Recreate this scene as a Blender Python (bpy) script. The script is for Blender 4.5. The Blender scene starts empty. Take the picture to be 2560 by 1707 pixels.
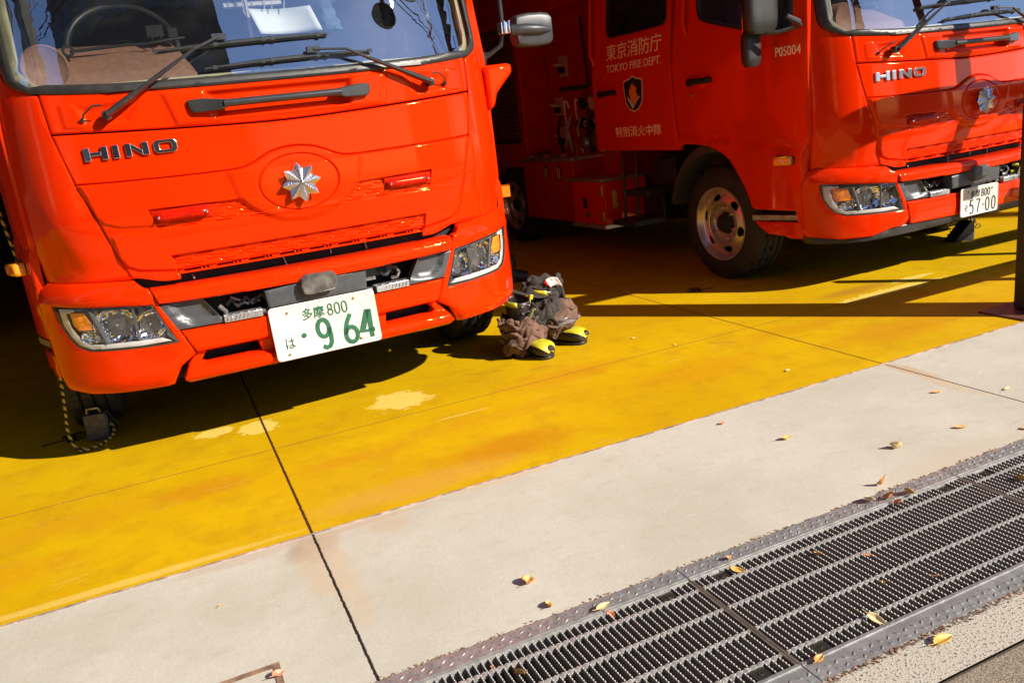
import bpy, bmesh, math, random
import numpy as np
from mathutils import Vector, Matrix

random.seed(7)
SC = bpy.context.scene
COL = SC.collection
R = math.radians

# ------------------------------------------------------------------ camera
YAW, PITCH, ROLL = R(22.0945), R(15.2172), R(-6.9893)
cam_d = bpy.data.cameras.new('camera')
cam_d.sensor_width = 36.0
cam_d.lens = 36.0 * 2035.6 / 2560
cam_d.clip_start = 0.05
cam_d.clip_end = 600
cam = bpy.data.objects.new('camera', cam_d)
COL.objects.link(cam)
fwd = Vector((math.sin(YAW) * math.cos(PITCH), math.cos(YAW) * math.cos(PITCH), -math.sin(PITCH)))
r0 = Vector((math.cos(YAW), -math.sin(YAW), 0))
u0 = r0.cross(fwd)
rt = r0 * math.cos(ROLL) + u0 * math.sin(ROLL)
up = -r0 * math.sin(ROLL) + u0 * math.cos(ROLL)
mw = Matrix((rt, up, -fwd)).transposed().to_4x4()
mw.translation = Vector((0, 0, 1.18))
cam.matrix_world = mw
SC.camera = cam

# ------------------------------------------------------------------ light
SUN_EL, SUN_AZ = R(31.5), math.atan2(0.644, -0.765)
w = bpy.data.worlds.new('World')
SC.world = w
w.use_nodes = True
nt = w.node_tree
sky = nt.nodes.new('ShaderNodeTexSky')
sky.sky_type = 'NISHITA'
sky.sun_disc = False
sky.sun_elevation = SUN_EL
sky.sun_rotation = SUN_AZ
sky.air_density = 1.0
sky.dust_density = 0.1
sky.ozone_density = 3.5
bg = nt.nodes['Background']
tint = nt.nodes.new('ShaderNodeMix'); tint.data_type = 'RGBA'; tint.blend_type = 'MULTIPLY'
tint.inputs[0].default_value = 1.0; tint.inputs[7].default_value = (.97, .95, 1.06, 1)
nt.links.new(sky.outputs[0], tint.inputs[6]); nt.links.new(tint.outputs[2], bg.inputs[0])
bg.inputs[1].default_value = 0.09
sd = bpy.data.lights.new('sun', 'SUN')
sd.energy = 4.6
sd.angle = R(0.5)
sd.color = (1.0, 0.915, 0.775)
so = bpy.data.objects.new('sun', sd)
COL.objects.link(so)
sdir = Vector((math.cos(SUN_EL) * 0.644, -math.cos(SUN_EL) * 0.765, math.sin(SUN_EL)))
so.rotation_euler = sdir.to_track_quat('Z', 'Y').to_euler()
so.location = sdir * 30

SC.view_settings.view_transform = 'Standard'
SC.view_settings.look = 'None'
SC.view_settings.exposure = 1.0
SC.view_settings.gamma = 1.0
SC.render.engine = 'CYCLES'
SC.cycles.max_bounces = 8
SC.cycles.transparent_max_bounces = 16
SC.cycles.use_denoising = True

# ------------------------------------------------------------------ materials
class NB:
    """little node-expression builder"""
    def __init__(s, name):
        s.m = bpy.data.materials.new(name)
        s.m.use_nodes = True
        s.t = s.m.node_tree
        s.b = s.t.nodes['Principled BSDF']
        s.tc = s.t.nodes.new('ShaderNodeTexCoord')
        s.P = s.tc.outputs['Object']
    def put(s, sock, v):
        if isinstance(v, bpy.types.NodeSocket):
            s.t.links.new(v, sock)
        elif v is not None:
            if isinstance(v, tuple) and len(v) == 3 and sock.type == 'RGBA':
                v = (*v, 1)
            sock.default_value = v
    def ma(s, op, a, b=None, c=None, clamp=False):
        n = s.t.nodes.new('ShaderNodeMath'); n.operation = op; n.use_clamp = clamp
        for i, v in enumerate((a, b, c)):
            if v is not None: s.put(n.inputs[i], v)
        return n.outputs[0]
    def noise(s, scale, detail=3, rough=.55, vec=None, dist=0):
        n = s.t.nodes.new('ShaderNodeTexNoise')
        n.inputs['Scale'].default_value = scale; n.inputs['Detail'].default_value = detail
        n.inputs['Roughness'].default_value = rough; n.inputs['Distortion'].default_value = dist
        s.t.links.new(vec or s.P, n.inputs['Vector'])
        return n.outputs['Fac']
    def voro(s, scale, vec=None, feature='F1'):
        n = s.t.nodes.new('ShaderNodeTexVoronoi'); n.feature = feature
        n.inputs['Scale'].default_value = scale
        s.t.links.new(vec or s.P, n.inputs['Vector'])
        return n.outputs['Distance'], n.outputs.get('Color')
    def scaled(s, x, y, z):
        n = s.t.nodes.new('ShaderNodeMapping'); n.inputs['Scale'].default_value = (x, y, z)
        s.t.links.new(s.P, n.inputs['Vector']); return n.outputs[0]
    def ss(s, v, a, b):
        n = s.t.nodes.new('ShaderNodeMapRange'); n.interpolation_type = 'SMOOTHSTEP'
        s.put(n.inputs['Value'], v); n.inputs['From Min'].default_value = a; n.inputs['From Max'].default_value = b
        return n.outputs[0]
    def mix(s, f, a, b, blend='MIX'):
        n = s.t.nodes.new('ShaderNodeMix'); n.data_type = 'RGBA'; n.blend_type = blend
        s.put(n.inputs[0], f); s.put(n.inputs[6], a); s.put(n.inputs[7], b)
        return n.outputs[2]
    def xyz(s):
        n = s.t.nodes.new('ShaderNodeSeparateXYZ'); s.t.links.new(s.P, n.inputs[0]); return n.outputs
    def bump(s, h, strength=.3, dist=.002):
        n = s.t.nodes.new('ShaderNodeBump'); n.inputs['Strength'].default_value = strength
        n.inputs['Distance'].default_value = dist; s.put(n.inputs['Height'], h)
        s.t.links.new(n.outputs[0], s.b.inputs['Normal'])
    def set(s, **k):
        for a, v in k.items():
            s.put(s.b.inputs[a.replace('_', ' ')], v)
        return s.m

def simple(name, col, rough=.5, metal=0.0, coat=0.0, var=.12, nscale=14, bump=0.0, bscale=120, spec=.5):
    n = NB(name)
    f = n.noise(nscale, 4)
    c = n.mix(n.ss(f, .3, .7), tuple(x * (1 - var) for x in col), tuple(min(1, x * (1 + var)) for x in col))
    n.set(Base_Color=c, Roughness=rough, Metallic=metal, Coat_Weight=coat, Specular_IOR_Level=spec)
    n.b.inputs['Coat Roughness'].default_value = .04
    if bump: n.bump(n.noise(bscale, 3), bump, .001)
    return n.m

M = {}
def paint(name, c1, c2):
    n = NB(name)
    f = n.noise(2.2, 3); g = n.noise(60, 4, .7)
    c = n.mix(n.ss(f, .3, .7), c1, c2)
    c = n.mix(n.ma('MULTIPLY', n.ss(g, .62, .8), .10), c, (.40, .03, .01))
    r_ = n.ma('MULTIPLY_ADD', n.ss(g, .35, .75), .08, .30)
    r_ = n.ma('MULTIPLY_ADD', n.ss(g, .35, .75), .06, .07)
    n.set(Base_Color=c, Roughness=r_, Coat_Weight=0.0, Specular_IOR_Level=.62)
    n.b.inputs['Specular Tint'].default_value = (1.0, .42, .10, 1)
    n.bump(n.noise(3, 1), .02, .01)
    return n.m
M['red'] = paint('fire_red_paint', (.66, .0205, .0006), (.70, .0235, .0009))
def tinted(key, t): M[key].node_tree.nodes['Principled BSDF'].inputs['Specular Tint'].default_value = t
M['red_dull'] = simple('dull_red_paint', (.42, .010, .002), .35, 0, .1, .15)
M['rubber'] = simple('black_rubber', (.022, .021, .02), .42, 0, 0, .25, 20, .2, 300)
M['trim'] = simple('charcoal_plastic', (.055, .057, .062), .38, 0, 0, .12, 30, .15, 500)
M['arm'] = simple('wiper_arm_black', (.026, .026, .026), .28, 0, .3, .2)
M['lamp_inner'] = simple('lamp_inner_shell', (.22, .22, .22), .18, .85, 0, .1, 20)
M['lens_grey'] = simple('grey_sensor_window', (.10, .095, .085), .1, 0, .8, .5, 22)
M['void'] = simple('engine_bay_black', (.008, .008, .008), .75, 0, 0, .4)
M['pipe'] = simple('steel_pipe', (.33, .31, .29), .35, .8, 0, .3, 30)
M['chrome'] = simple('chrome', (.85, .86, .88), .07, 1.0, 0, .02)
M['crest_silver'] = simple('crest_silver', (.66, .66, .69), .24, .95, .3, .04)
M['badge_chrome'] = simple('badge_chrome', (.60, .55, .50), .2, 1.0, 0, .05)
M['alu'] = simple('tread_plate_aluminium', (.62, .62, .62), .34, .9, 0, .15, 60, .5, 160)
M['steel'] = simple('galvanised_steel', (.325, .33, .325), .42, .55, 0, .18, 30, .25, 200)
M['rod'] = simple('pale_rod_steel', (.40, .385, .37), .4, .4, 0, .25, 60)
M['litter'] = simple('leaf_crumbs', (.22, .085, .04), .8, 0, 0, .6, 90)
M['end_steel'] = simple('brown_end_bar', (.12, .10, .08), .5, .3, 0, .25, 30)
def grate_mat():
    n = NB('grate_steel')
    top = n.ss(n.xyz()[2], -.0026, -.0010)  # tooth tops paler by height: highlight painted into the colour, plus wear polish
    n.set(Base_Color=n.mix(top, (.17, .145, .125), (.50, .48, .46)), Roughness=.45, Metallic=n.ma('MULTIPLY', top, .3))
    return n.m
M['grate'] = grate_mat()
M['darksteel'] = simple('dark_brown_steel', (.030, .026, .022), .4, .3, 0, .2, 10)
M['amber'] = simple('amber_lens', (.85, .25, .01), .2, 0, .7, .15, 60, .4, 260)
M['redlens'] = simple('red_lens', (.48, .008, .002), .14, 0, .35, .25, 90, .4, 200)
tinted('red_dull', (1, .3, .08, 1)); tinted('redlens', (1, .35, .12, 1)); M['redlens'].node_tree.nodes['Principled BSDF'].inputs['Coat Weight'].default_value = .12
M['white'] = simple('white_plate', (.60, .58, .53), .4, 0, .2, .04)
M['strip'] = simple('pale_lamp_strip', (.55, .53, .50), .25, 0, .5, .1)
M['green'] = simple('green_digits', (.012, .10, .045), .45)
M['dgreen'] = simple('dark_digits', (.012, .022, .03), .45)
M['gold'] = simple('pale_gold_lettering', (.90, .70, .48), .4, .0)
M['cream'] = simple('cream_trim', (.62, .56, .36), .5)
M['tyre'] = simple('tyre_rubber', (.016, .015, .014), .75, 0, 0, .3, 12, .4, 80)
M['rim'] = simple('brushed_wheel_steel', (.60, .52, .48), .32, .75, 0, .12, 8)
M['dash'] = simple('brown_dashboard', (.32, .16, .105), .6, 0, 0, .12, 40, .3, 700)
M['dashgrey'] = simple('grey_dash_top', (.060, .072, .085), .55, 0, 0, .12, 30, .2, 500)
M['interior'] = simple('dark_interior', (.012, .012, .012), .8, 0, 0, .3)
M['paper'] = simple('paper_sheet', (.86, .88, .82), .6, 0, 0, .04)
M['label_white'] = simple('faded_label', (.42, .38, .36), .7, 0, 0, .25, 40)
M['chock_face'] = simple('chock_face', (.09, .08, .07), .5, .2, 0, .3, 30)
M['denim'] = simple('blue_grey_cloth', (.10, .16, .22), .8, 0, 0, .3, 30, .6, 90)
M['navy'] = simple('navy_cloth', (.012, .02, .05), .85, 0, 0, .3)
M['boot'] = simple('boot_rubber', (.020, .016, .016), .42, 0, 0, .35, 25, .3, 90)
M['yellow'] = simple('boot_yellow', (.47, .43, .02), .38, 0, .2, .12, 60, .3, 200)
M['cloth'] = simple('brown_duck_cloth', (.118, .062, .042), .85, 0, 0, .28, 26, .8, 320)
M['cloth_dark'] = simple('dark_lining_cloth', (.030, .024, .022), .9, 0, 0, .3, 26, .8, 260)
M['reflect'] = simple('reflective_tape', (.16, .14, .15), .45, .2, 0, .25, 120, .6, 300)
M['rope_y'] = None
M['wall'] = simple('dim_bay_wall', (.10, .085, .065), .8, 0, 0, .25, 3, .3, 40)
M['shutter'] = simple('bronze_shutter', (.26, .14, .055), .45, .5, 0, .2, 6)
M['dark_facade'] = simple('dark_brown_facade', (.035, .03, .026), .8, 0, 0, .2, 2)
M['concrete_wall'] = simple('facade_concrete', (.36, .33, .29), .8, 0, 0, .15, 3, .3, 30)
M['dull_white'] = simple('handle_white', (.80, .70, .58), .4, .3)
M['brass'] = simple('brass_fitting', (.50, .36, .16), .3, .9)
M['label'] = simple('label_plate', (.45, .35, .30), .5)
M['wood_edge'] = simple('rusty_edge', (.20, .12, .075), .8, 0, 0, .4, 30, .6, 80)
M['cable'] = simple('cable_black', (.01, .01, .01), .6)
M['winpane'] = simple('window_pane_dark', (.02, .025, .03), .08, 0, .5)
M['blue'] = simple('blue_cap', (.02, .09, .28), .35)

def glass(name, f0=.06, tint=(.86, .92, .92), rough=0.0, dirt=.03):
    m = bpy.data.materials.new(name); m.use_nodes = True
    t = m.node_tree; t.nodes.remove(t.nodes['Principled BSDF'])
    out = t.nodes['Material Output']
    tr = t.nodes.new('ShaderNodeBsdfTransparent'); tr.inputs[0].default_value = (*tint, 1)
    gl = t.nodes.new('ShaderNodeBsdfGlossy'); gl.inputs['Roughness'].default_value = rough
    ge = t.nodes.new('ShaderNodeNewGeometry'); dt = t.nodes.new('ShaderNodeVectorMath'); dt.operation = 'DOT_PRODUCT'
    t.links.new(ge.outputs['Normal'], dt.inputs[0]); t.links.new(ge.outputs['Incoming'], dt.inputs[1])
    def mth(op, a, b):
        n = t.nodes.new('ShaderNodeMath'); n.operation = op
        for i, v in enumerate((a, b)):
            if isinstance(v, bpy.types.NodeSocket): t.links.new(v, n.inputs[i])
            elif v is not None: n.inputs[i].default_value = v
        return n
    q = mth('POWER', mth('SUBTRACT', 1.0, mth('ABSOLUTE', dt.outputs['Value'], None).outputs[0]).outputs[0], 5.0)
    fr = mth('ADD', mth('MULTIPLY', q.outputs[0], 1 - f0).outputs[0], f0)
    mx = t.nodes.new('ShaderNodeMixShader')
    t.links.new(fr.outputs[0], mx.inputs[0]); t.links.new(tr.outputs[0], mx.inputs[1]); t.links.new(gl.outputs[0], mx.inputs[2])
    df = t.nodes.new('ShaderNodeBsdfDiffuse'); df.inputs[0].default_value = (.5, .5, .48, 1)
    nz = t.nodes.new('ShaderNodeTexNoise'); nz.inputs['Scale'].default_value = 9; nz.inputs['Detail'].default_value = 6
    mp = t.nodes.new('ShaderNodeMapRange'); mp.inputs['From Min'].default_value = .45; mp.inputs['From Max'].default_value = .9
    mp.inputs['To Max'].default_value = dirt * 3; mp.inputs['To Min'].default_value = dirt * .2
    t.links.new(nz.outputs['Fac'], mp.inputs[0])
    m2 = t.nodes.new('ShaderNodeMixShader')
    t.links.new(mp.outputs[0], m2.inputs[0]); t.links.new(mx.outputs[0], m2.inputs[1]); t.links.new(df.outputs[0], m2.inputs[2])
    t.links.new(m2.outputs[0], out.inputs['Surface'])
    return m
M['glass'] = glass('windscreen_glass', .42, (.92, .96, .96), 0.0, .008)
M['side_glass'] = glass('side_glass', .07, (.5, .5, .5))
M['lens'] = glass('lamp_lens', .05, (.97, .97, .97), .0, .02)

def rope_mat():
    n = NB('yellow_black_rope')
    x = n.xyz()
    f = n.ma('SINE', n.ma('MULTIPLY_ADD', x[2], 150.0, n.ma('MULTIPLY', n.ma('ADD', x[0], x[1]), 150.0)))
    n.set(Base_Color=n.mix(n.ss(f, -.2, .2), (.012, .012, .012), (.55, .40, .04)), Roughness=.8)
    n.bump(f, .6, .003)
    return n.m
M['rope_y'] = rope_mat()

def carbon_leaf(name, c1, c2):
    n = NB(name)
    f = n.noise(60, 4)
    n.set(Base_Color=n.mix(n.ss(f, .35, .65), c1, c2), Roughness=.55)
    n.bump(n.noise(150, 3), .4, .002)
    return n.m
LEAFM = [carbon_leaf('leaf_orange', (.50, .19, .04), (.66, .38, .12)),
         carbon_leaf('leaf_gold', (.52, .26, .03), (.60, .38, .09)),
         carbon_leaf('leaf_pale', (.56, .40, .17), (.64, .50, .26)),
         carbon_leaf('leaf_rust', (.42, .11, .03), (.60, .25, .10)),
         carbon_leaf('leaf_pink', (.60, .18, .10), (.66, .30, .18))]

def floor_mats():
    def ellipse(n, x, cx, cy, rx, ry, nz, amp, soft):
        a = n.ma('DIVIDE', n.ma('SUBTRACT', x[0], cx), rx); b = n.ma('DIVIDE', n.ma('SUBTRACT', x[1], cy), ry)
        d = n.ma('SQRT', n.ma('ADD', n.ma('MULTIPLY', a, a), n.ma('MULTIPLY', b, b)))
        d = n.ma('ADD', d, n.ma('MULTIPLY', n.ma('SUBTRACT', nz, .5), amp))
        return n.ss(d, 1 + soft, 1 - soft)
    def line(n, v, pos, wid, nz, wob):
        d = n.ma('ABSOLUTE', n.ma('SUBTRACT', n.ma('ADD', v, n.ma('MULTIPLY', n.ma('SUBTRACT', nz, .5), wob)), pos))
        return n.ss(d, wid * 1.5, wid * .6)
    # yellow painted floor
    n = NB('yellow_painted_floor')
    x = n.xyz()
    big = n.noise(1.4, 6, .62); mid = n.noise(6, 5, .62); fine = n.noise(45, 5, .7); grain = n.noise(420, 2, .6)
    streak = n.noise(3.5, 5, .6, n.scaled(1.0, 4.0, 1.0), .4)
    c = n.mix(n.ss(big, .32, .68), (.500, .292, .001), (.560, .356, .0015))
    c = n.mix(n.ma('MULTIPLY', n.ss(mid, .45, .68), .60), c, (.42, .235, .0015))
    c = n.mix(n.ma('MULTIPLY', n.ss(streak, .54, .74), .22), c, (.40, .22, .004))
    c = n.mix(n.ma('MULTIPLY', n.ss(fine, .6, .78), .35), c, (.44, .21, .01))
    c = n.mix(n.ma('MULTIPLY', n.ss(grain, .50, .72), .42), c, (.36, .215, .008))
    en = n.noise(9, 8, .72); en2 = n.noise(15, 9, .74)
    for cx, cy, rx, ry, col, st, soft in (
            (1.03, 2.66, .24, .11, (.44, .175, .004), .75, .6), (.62, 2.56, .35, .08, (.52, .27, .05), .5, .5),
            (-.05, 3.05, .16, .08, (.46, .19, .005), .55, .5), (2.1, 2.9, .30, .12, (.50, .22, .004), .5, .6),
            (1.55, 3.28, .25, .10, (.48, .20, .004), .5, .6), (3.15, 2.75, .35, .12, (.46, .18, .004), .55, .6),
            (-.5, 3.05, .3, .1, (.50, .24, .005), .5, .5), (.45, 2.95, .2, .05, (.47, .2, .005), .5, .6),
            (3.55, 3.45, .25, .06, (.30, .12, .02), .5, .5), (-.75, 2.75, .3, .1, (.5, .22, .004), .5, .5),
            (1.0, 3.0, .5, .05, (.48, .23, .005), .35, .6), (2.9, 3.1, .5, .08, (.47, .2, .005), .4, .6)):
        c = n.mix(n.ma('MULTIPLY', ellipse(n, x, cx, cy, rx, ry, en, 1.4, soft), st), c, col)
    # pale worn patches
    for cx, cy, rx, ry in ((.83, 3.50, .125, .125), (.03, 3.68, .09, .055), (.21, 3.60, .09, .085), (3.65, 3.30, .34, .045),
                           (3.95, 3.42, .16, .03)):
        c = n.mix(n.ma('MULTIPLY', ellipse(n, x, cx, cy, rx, ry, en2, 2.6, .05), .85), c, (.70, .53, .12))
    for cx, cy, rx, ry in ((-.35, 2.475, .5, .02), (1.0, 3.12, .11, .008)):
        c = n.mix(n.ma('MULTIPLY', ellipse(n, x, cx, cy, rx, ry, en, 1.0, .4), .5), c, (.68, .50, .14))
    # wear toward the front edge
    edge = n.ss(n.ma('ADD', x[1], n.ma('MULTIPLY', n.noise(11, 5), .05)), 2.47, 2.445)
    c = n.mix(n.ma('MULTIPLY', edge, .55), c, (.45, .25, .03))
    # thin curved tyre marks
    tm = line(n, n.ma('ADD', x[1], n.ma('MULTIPLY', x[0], .45)), 4.2, .012, n.noise(1.2, 2), .5)
    c = n.mix(n.ma('MULTIPLY', tm, n.ma('MULTIPLY', n.ss(mid, .45, .6), .35)), c, (.35, .16, .01))
    for ang, sc_, th, col, am in ((20, 7.0, .010, (.30, .16, .02), .5), (-35, 5.0, .008, (.62, .50, .14), .45), (75, 6.0, .008, (.28, .14, .02), .4)):
        mp_ = n.t.nodes.new('ShaderNodeMapping'); mp_.inputs['Rotation'].default_value = (0, 0, R(ang)); mp_.inputs['Scale'].default_value = (sc_ * .25, sc_ * 3.2, 1)
        n.t.links.new(n.P, mp_.inputs['Vector'])
        sv = n.noise(2.0, 2, .5, mp_.outputs[0], .6)
        sl = n.ss(n.ma('ABSOLUTE', n.ma('SUBTRACT', sv, .5)), th, th * .3)
        c = n.mix(n.ma('MULTIPLY', n.ma('MULTIPLY', sl, n.ss(n.noise(3.1, 3, .6), .55, .70)), am), c, col)
    g2 = n.noise(150, 4, .8); g3 = n.noise(26, 6, .75)
    c = n.mix(n.ma('MULTIPLY', n.ss(g2, .50, .66), .26), c, (.33, .18, .006))
    c = n.mix(n.ma('MULTIPLY', n.ss(g3, .54, .70), .34), c, (.42, .225, .004))
    c = n.mix(n.ma('MULTIPLY', n.ss(g3, .44, .32), .30), c, (.62, .43, .01))
    dv, _ = n.voro(9)
    c = n.mix(n.ma('MULTIPLY', n.ss(dv, .035, .012), .7), c, (.12, .07, .01))
    wob = n.noise(40, 4, .7)
    j = n.ma('MAXIMUM', line(n, x[0], .232, .0045, wob, .008), line(n, x[0], 2.657, .0035, wob, .005))
    j = n.ma('MAXIMUM', j, line(n, x[0], -2.2, .004, wob, .005))
    for yy in (5.7, 8.1):
        j = n.ma('MAXIMUM', j, line(n, x[1], yy, .003, wob, .005))
    c = n.mix(j, c, (.05, .02, .01))
    k = n.ma('MULTIPLY', line(n, x[1], 3.283, .0028, wob, .007), n.ss(n.noise(30, 4, .7), .28, .42))
    c = n.mix(n.ma('MULTIPLY', k, .8), c, (.17, .07, .03))
    n.set(Base_Color=c, Roughness=n.ma('MULTIPLY_ADD', n.ss(mid, .3, .7), .15, .48), Specular_IOR_Level=.12)
    n.bump(n.ma('SUBTRACT', n.ma('MULTIPLY', grain, .25), n.ma('MULTIPLY', n.ma('MAXIMUM', j, k), 1.5)), .35, .002)
    M['yfloor'] = n.m
    # pale concrete
    n = NB('pale_concrete')
    x = n.xyz()
    big = n.noise(2.0, 5, .6); mid = n.noise(9, 6, .65, n.scaled(1, 1.8, 1)); fine = n.noise(55, 5, .72); grain = n.noise(500, 2, .6)
    c = n.mix(n.ss(big, .3, .7), (.425, .398, .325), (.495, .470, .398))
    c = n.mix(n.ma('MULTIPLY', n.ss(mid, .50, .76), .40), c, (.37, .32, .25))
    c = n.mix(n.ma('MULTIPLY', n.ss(fine, .54, .76), .42), c, (.32, .285, .235))
    c = n.mix(n.ma('MULTIPLY', n.ss(grain, .58, .70), .5), c, (.18, .15, .12))
    g2 = n.noise(150, 4, .8); g3 = n.noise(22, 6, .75)
    c = n.mix(n.ma('MULTIPLY', n.ss(g2, .50, .66), .30), c, (.25, .215, .165))
    c = n.mix(n.ma('MULTIPLY', n.ss(g3, .54, .72), .30), c, (.36, .31, .23))
    c = n.mix(n.ma('MULTIPLY', n.ss(g3, .44, .30), .35), c, (.56, .53, .47))
    d, _ = n.voro(26)
    c = n.mix(n.ma('MULTIPLY', n.ss(d, .05, .025), .6), c, (.13, .10, .07))
    en = n.noise(9, 6, .65)
    for cx, cy, rx, ry, col, st, soft in (
            (.215, 2.34, .07, .08, (.28, .19, .12), .62, .5), (.235, 2.20, .075, .18, (.46, .36, .24), .62, .28),
            (.26, 2.0, .04, .16, (.46, .37, .26), .5, .35), (.45, 2.34, .07, .05, (.44, .33, .22), .5, .4),
            (.40, 2.40, .2, .015, (.45, .31, .2), .6, .3), (2.66, 2.3, .035, .12, (.44, .29, .17), .7, .3),
            (2.63, 2.10, .03, .15, (.46, .33, .2), .5, .4), (.9, 2.42, .2, .03, (.52, .38, .22), .5, .4),
            (2.1, 1.65, .3, .06, (.44, .36, .26), .5, .6), (.05, 2.4, .2, .03, (.42, .33, .24), .5, .4),
            (2.9, 1.64, .4, .05, (.42, .33, .22), .5, .6)):
        c = n.mix(n.ma('MULTIPLY', ellipse(n, x, cx, cy, rx, ry, en, 1.5, soft), st), c, col)
    wob = n.noise(40, 4, .75)
    j = n.ma('MAXIMUM', line(n, x[0], .232, .0036, wob, .010), line(n, x[0], 2.657, .003, wob, .005))
    j = n.ma('MAXIMUM', j, line(n, x[0], -2.2, .004, wob, .005))
    c = n.mix(j, c, (.020, .012, .008))
    e2 = n.ss(n.ma('ADD', x[1], n.ma('MULTIPLY', n.noise(70, 5, .7), .016)), 1.627, 1.622)
    c = n.mix(n.ma('MULTIPLY', e2, .9), c, (.09, .045, .025))
    n.set(Base_Color=c, Roughness=.8, Specular_IOR_Level=.2)
    n.bump(n.ma('SUBTRACT', n.ma('MULTIPLY', fine, .5), n.ma('MULTIPLY', n.ma('MAXIMUM', j, e2), 1.5)), .5, .003)
    M['concrete'] = n.m
    # washed aggregate kerb strip
    n = NB('washed_aggregate')
    x = n.xyz()
    d, _ = n.voro(210); g = n.noise(160, 3, .7)
    c = n.mix(n.ss(g, .35, .65), (.40, .355, .28), (.47, .43, .36))
    c = n.mix(n.ss(g, .555, .60), c, (.085, .07, .055))
    e = n.ss(n.ma('ADD', x[1], n.ma('MULTIPLY', n.noise(60, 5, .7), -.03)), 1.068, 1.076)
    c = n.mix(n.ma('MULTIPLY', n.ma('MULTIPLY', e, n.ss(n.noise(110, 4), .4, .55)), .95), c, (.045, .03, .02))
    n.set(Base_Color=c, Roughness=.85)
    n.bump(g, .8, .003)
    M['aggregate'] = n.m
    n = NB('tan_asphalt')
    x = n.xyz()
    g = n.noise(220, 3, .7); b = n.noise(3, 4)
    c = n.mix(n.ss(g, .35, .68), (.13, .10, .07), (.34, .27, .20))
    c = n.mix(n.ma('MULTIPLY', n.ss(b, .4, .7), .4), c, (.24, .19, .13))
    e = n.ss(n.ma('ADD', x[1], n.ma('MULTIPLY', n.noise(50, 4), .006)), .976, .980)
    c = n.mix(n.ma('MULTIPLY', e, .85), c, (.05, .03, .025))
    n.set(Base_Color=c, Roughness=.9)
    n.bump(g, .8, .004)
    M['asphalt'] = n.m
    M['trench'] = simple('drain_channel', (.05, .04, .032), .9, 0, 0, .4, 10)
floor_mats()

# ------------------------------------------------------------------ mesh helpers
def link(o, parent=None):
    COL.objects.link(o)
    if parent: o.parent = parent
    return o
def mesh(name, verts, faces, mat, parent=None, smooth=True, angle=40, bevel=0):
    me = bpy.data.meshes.new(name)
    me.from_pydata([tuple(v) for v in verts], [], [tuple(f) for f in faces])
    return finish(name, me, mat, parent, smooth, angle, bevel)
def finish(name, me, mat, parent=None, smooth=True, angle=40, bevel=0):
    me.materials.append(M[mat] if isinstance(mat, str) else mat)
    me.update()
    if smooth:
        me.shade_smooth()
        try: me.set_sharp_from_angle(angle=R(angle))
        except Exception: pass
    o = bpy.data.objects.new(name, me)
    link(o, parent)
    if bevel:
        b = o.modifiers.new('bevel', 'BEVEL'); b.width = bevel; b.segments = 2; b.limit_method = 'ANGLE'; b.angle_limit = R(35)
    return o
def from_bm(name, bm, mat, parent=None, smooth=True, angle=40, bevel=0):
    bmesh.ops.recalc_face_normals(bm, faces=bm.faces)
    me = bpy.data.meshes.new(name); bm.to_mesh(me); bm.free()
    return finish(name, me, mat, parent, smooth, angle, bevel)
def tag(o, label=None, cat=None, group=None, kind=None):
    if label: o['label'] = label
    if cat: o['category'] = cat
    if group: o['group'] = group
    if kind: o['kind'] = kind
    return o
def empty(name, loc=(0, 0, 0), rz=0):
    o = bpy.data.objects.new(name, None); COL.objects.link(o); o.location = loc; o.rotation_euler = (0, 0, rz)
    o.empty_display_size = .1
    return o
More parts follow.
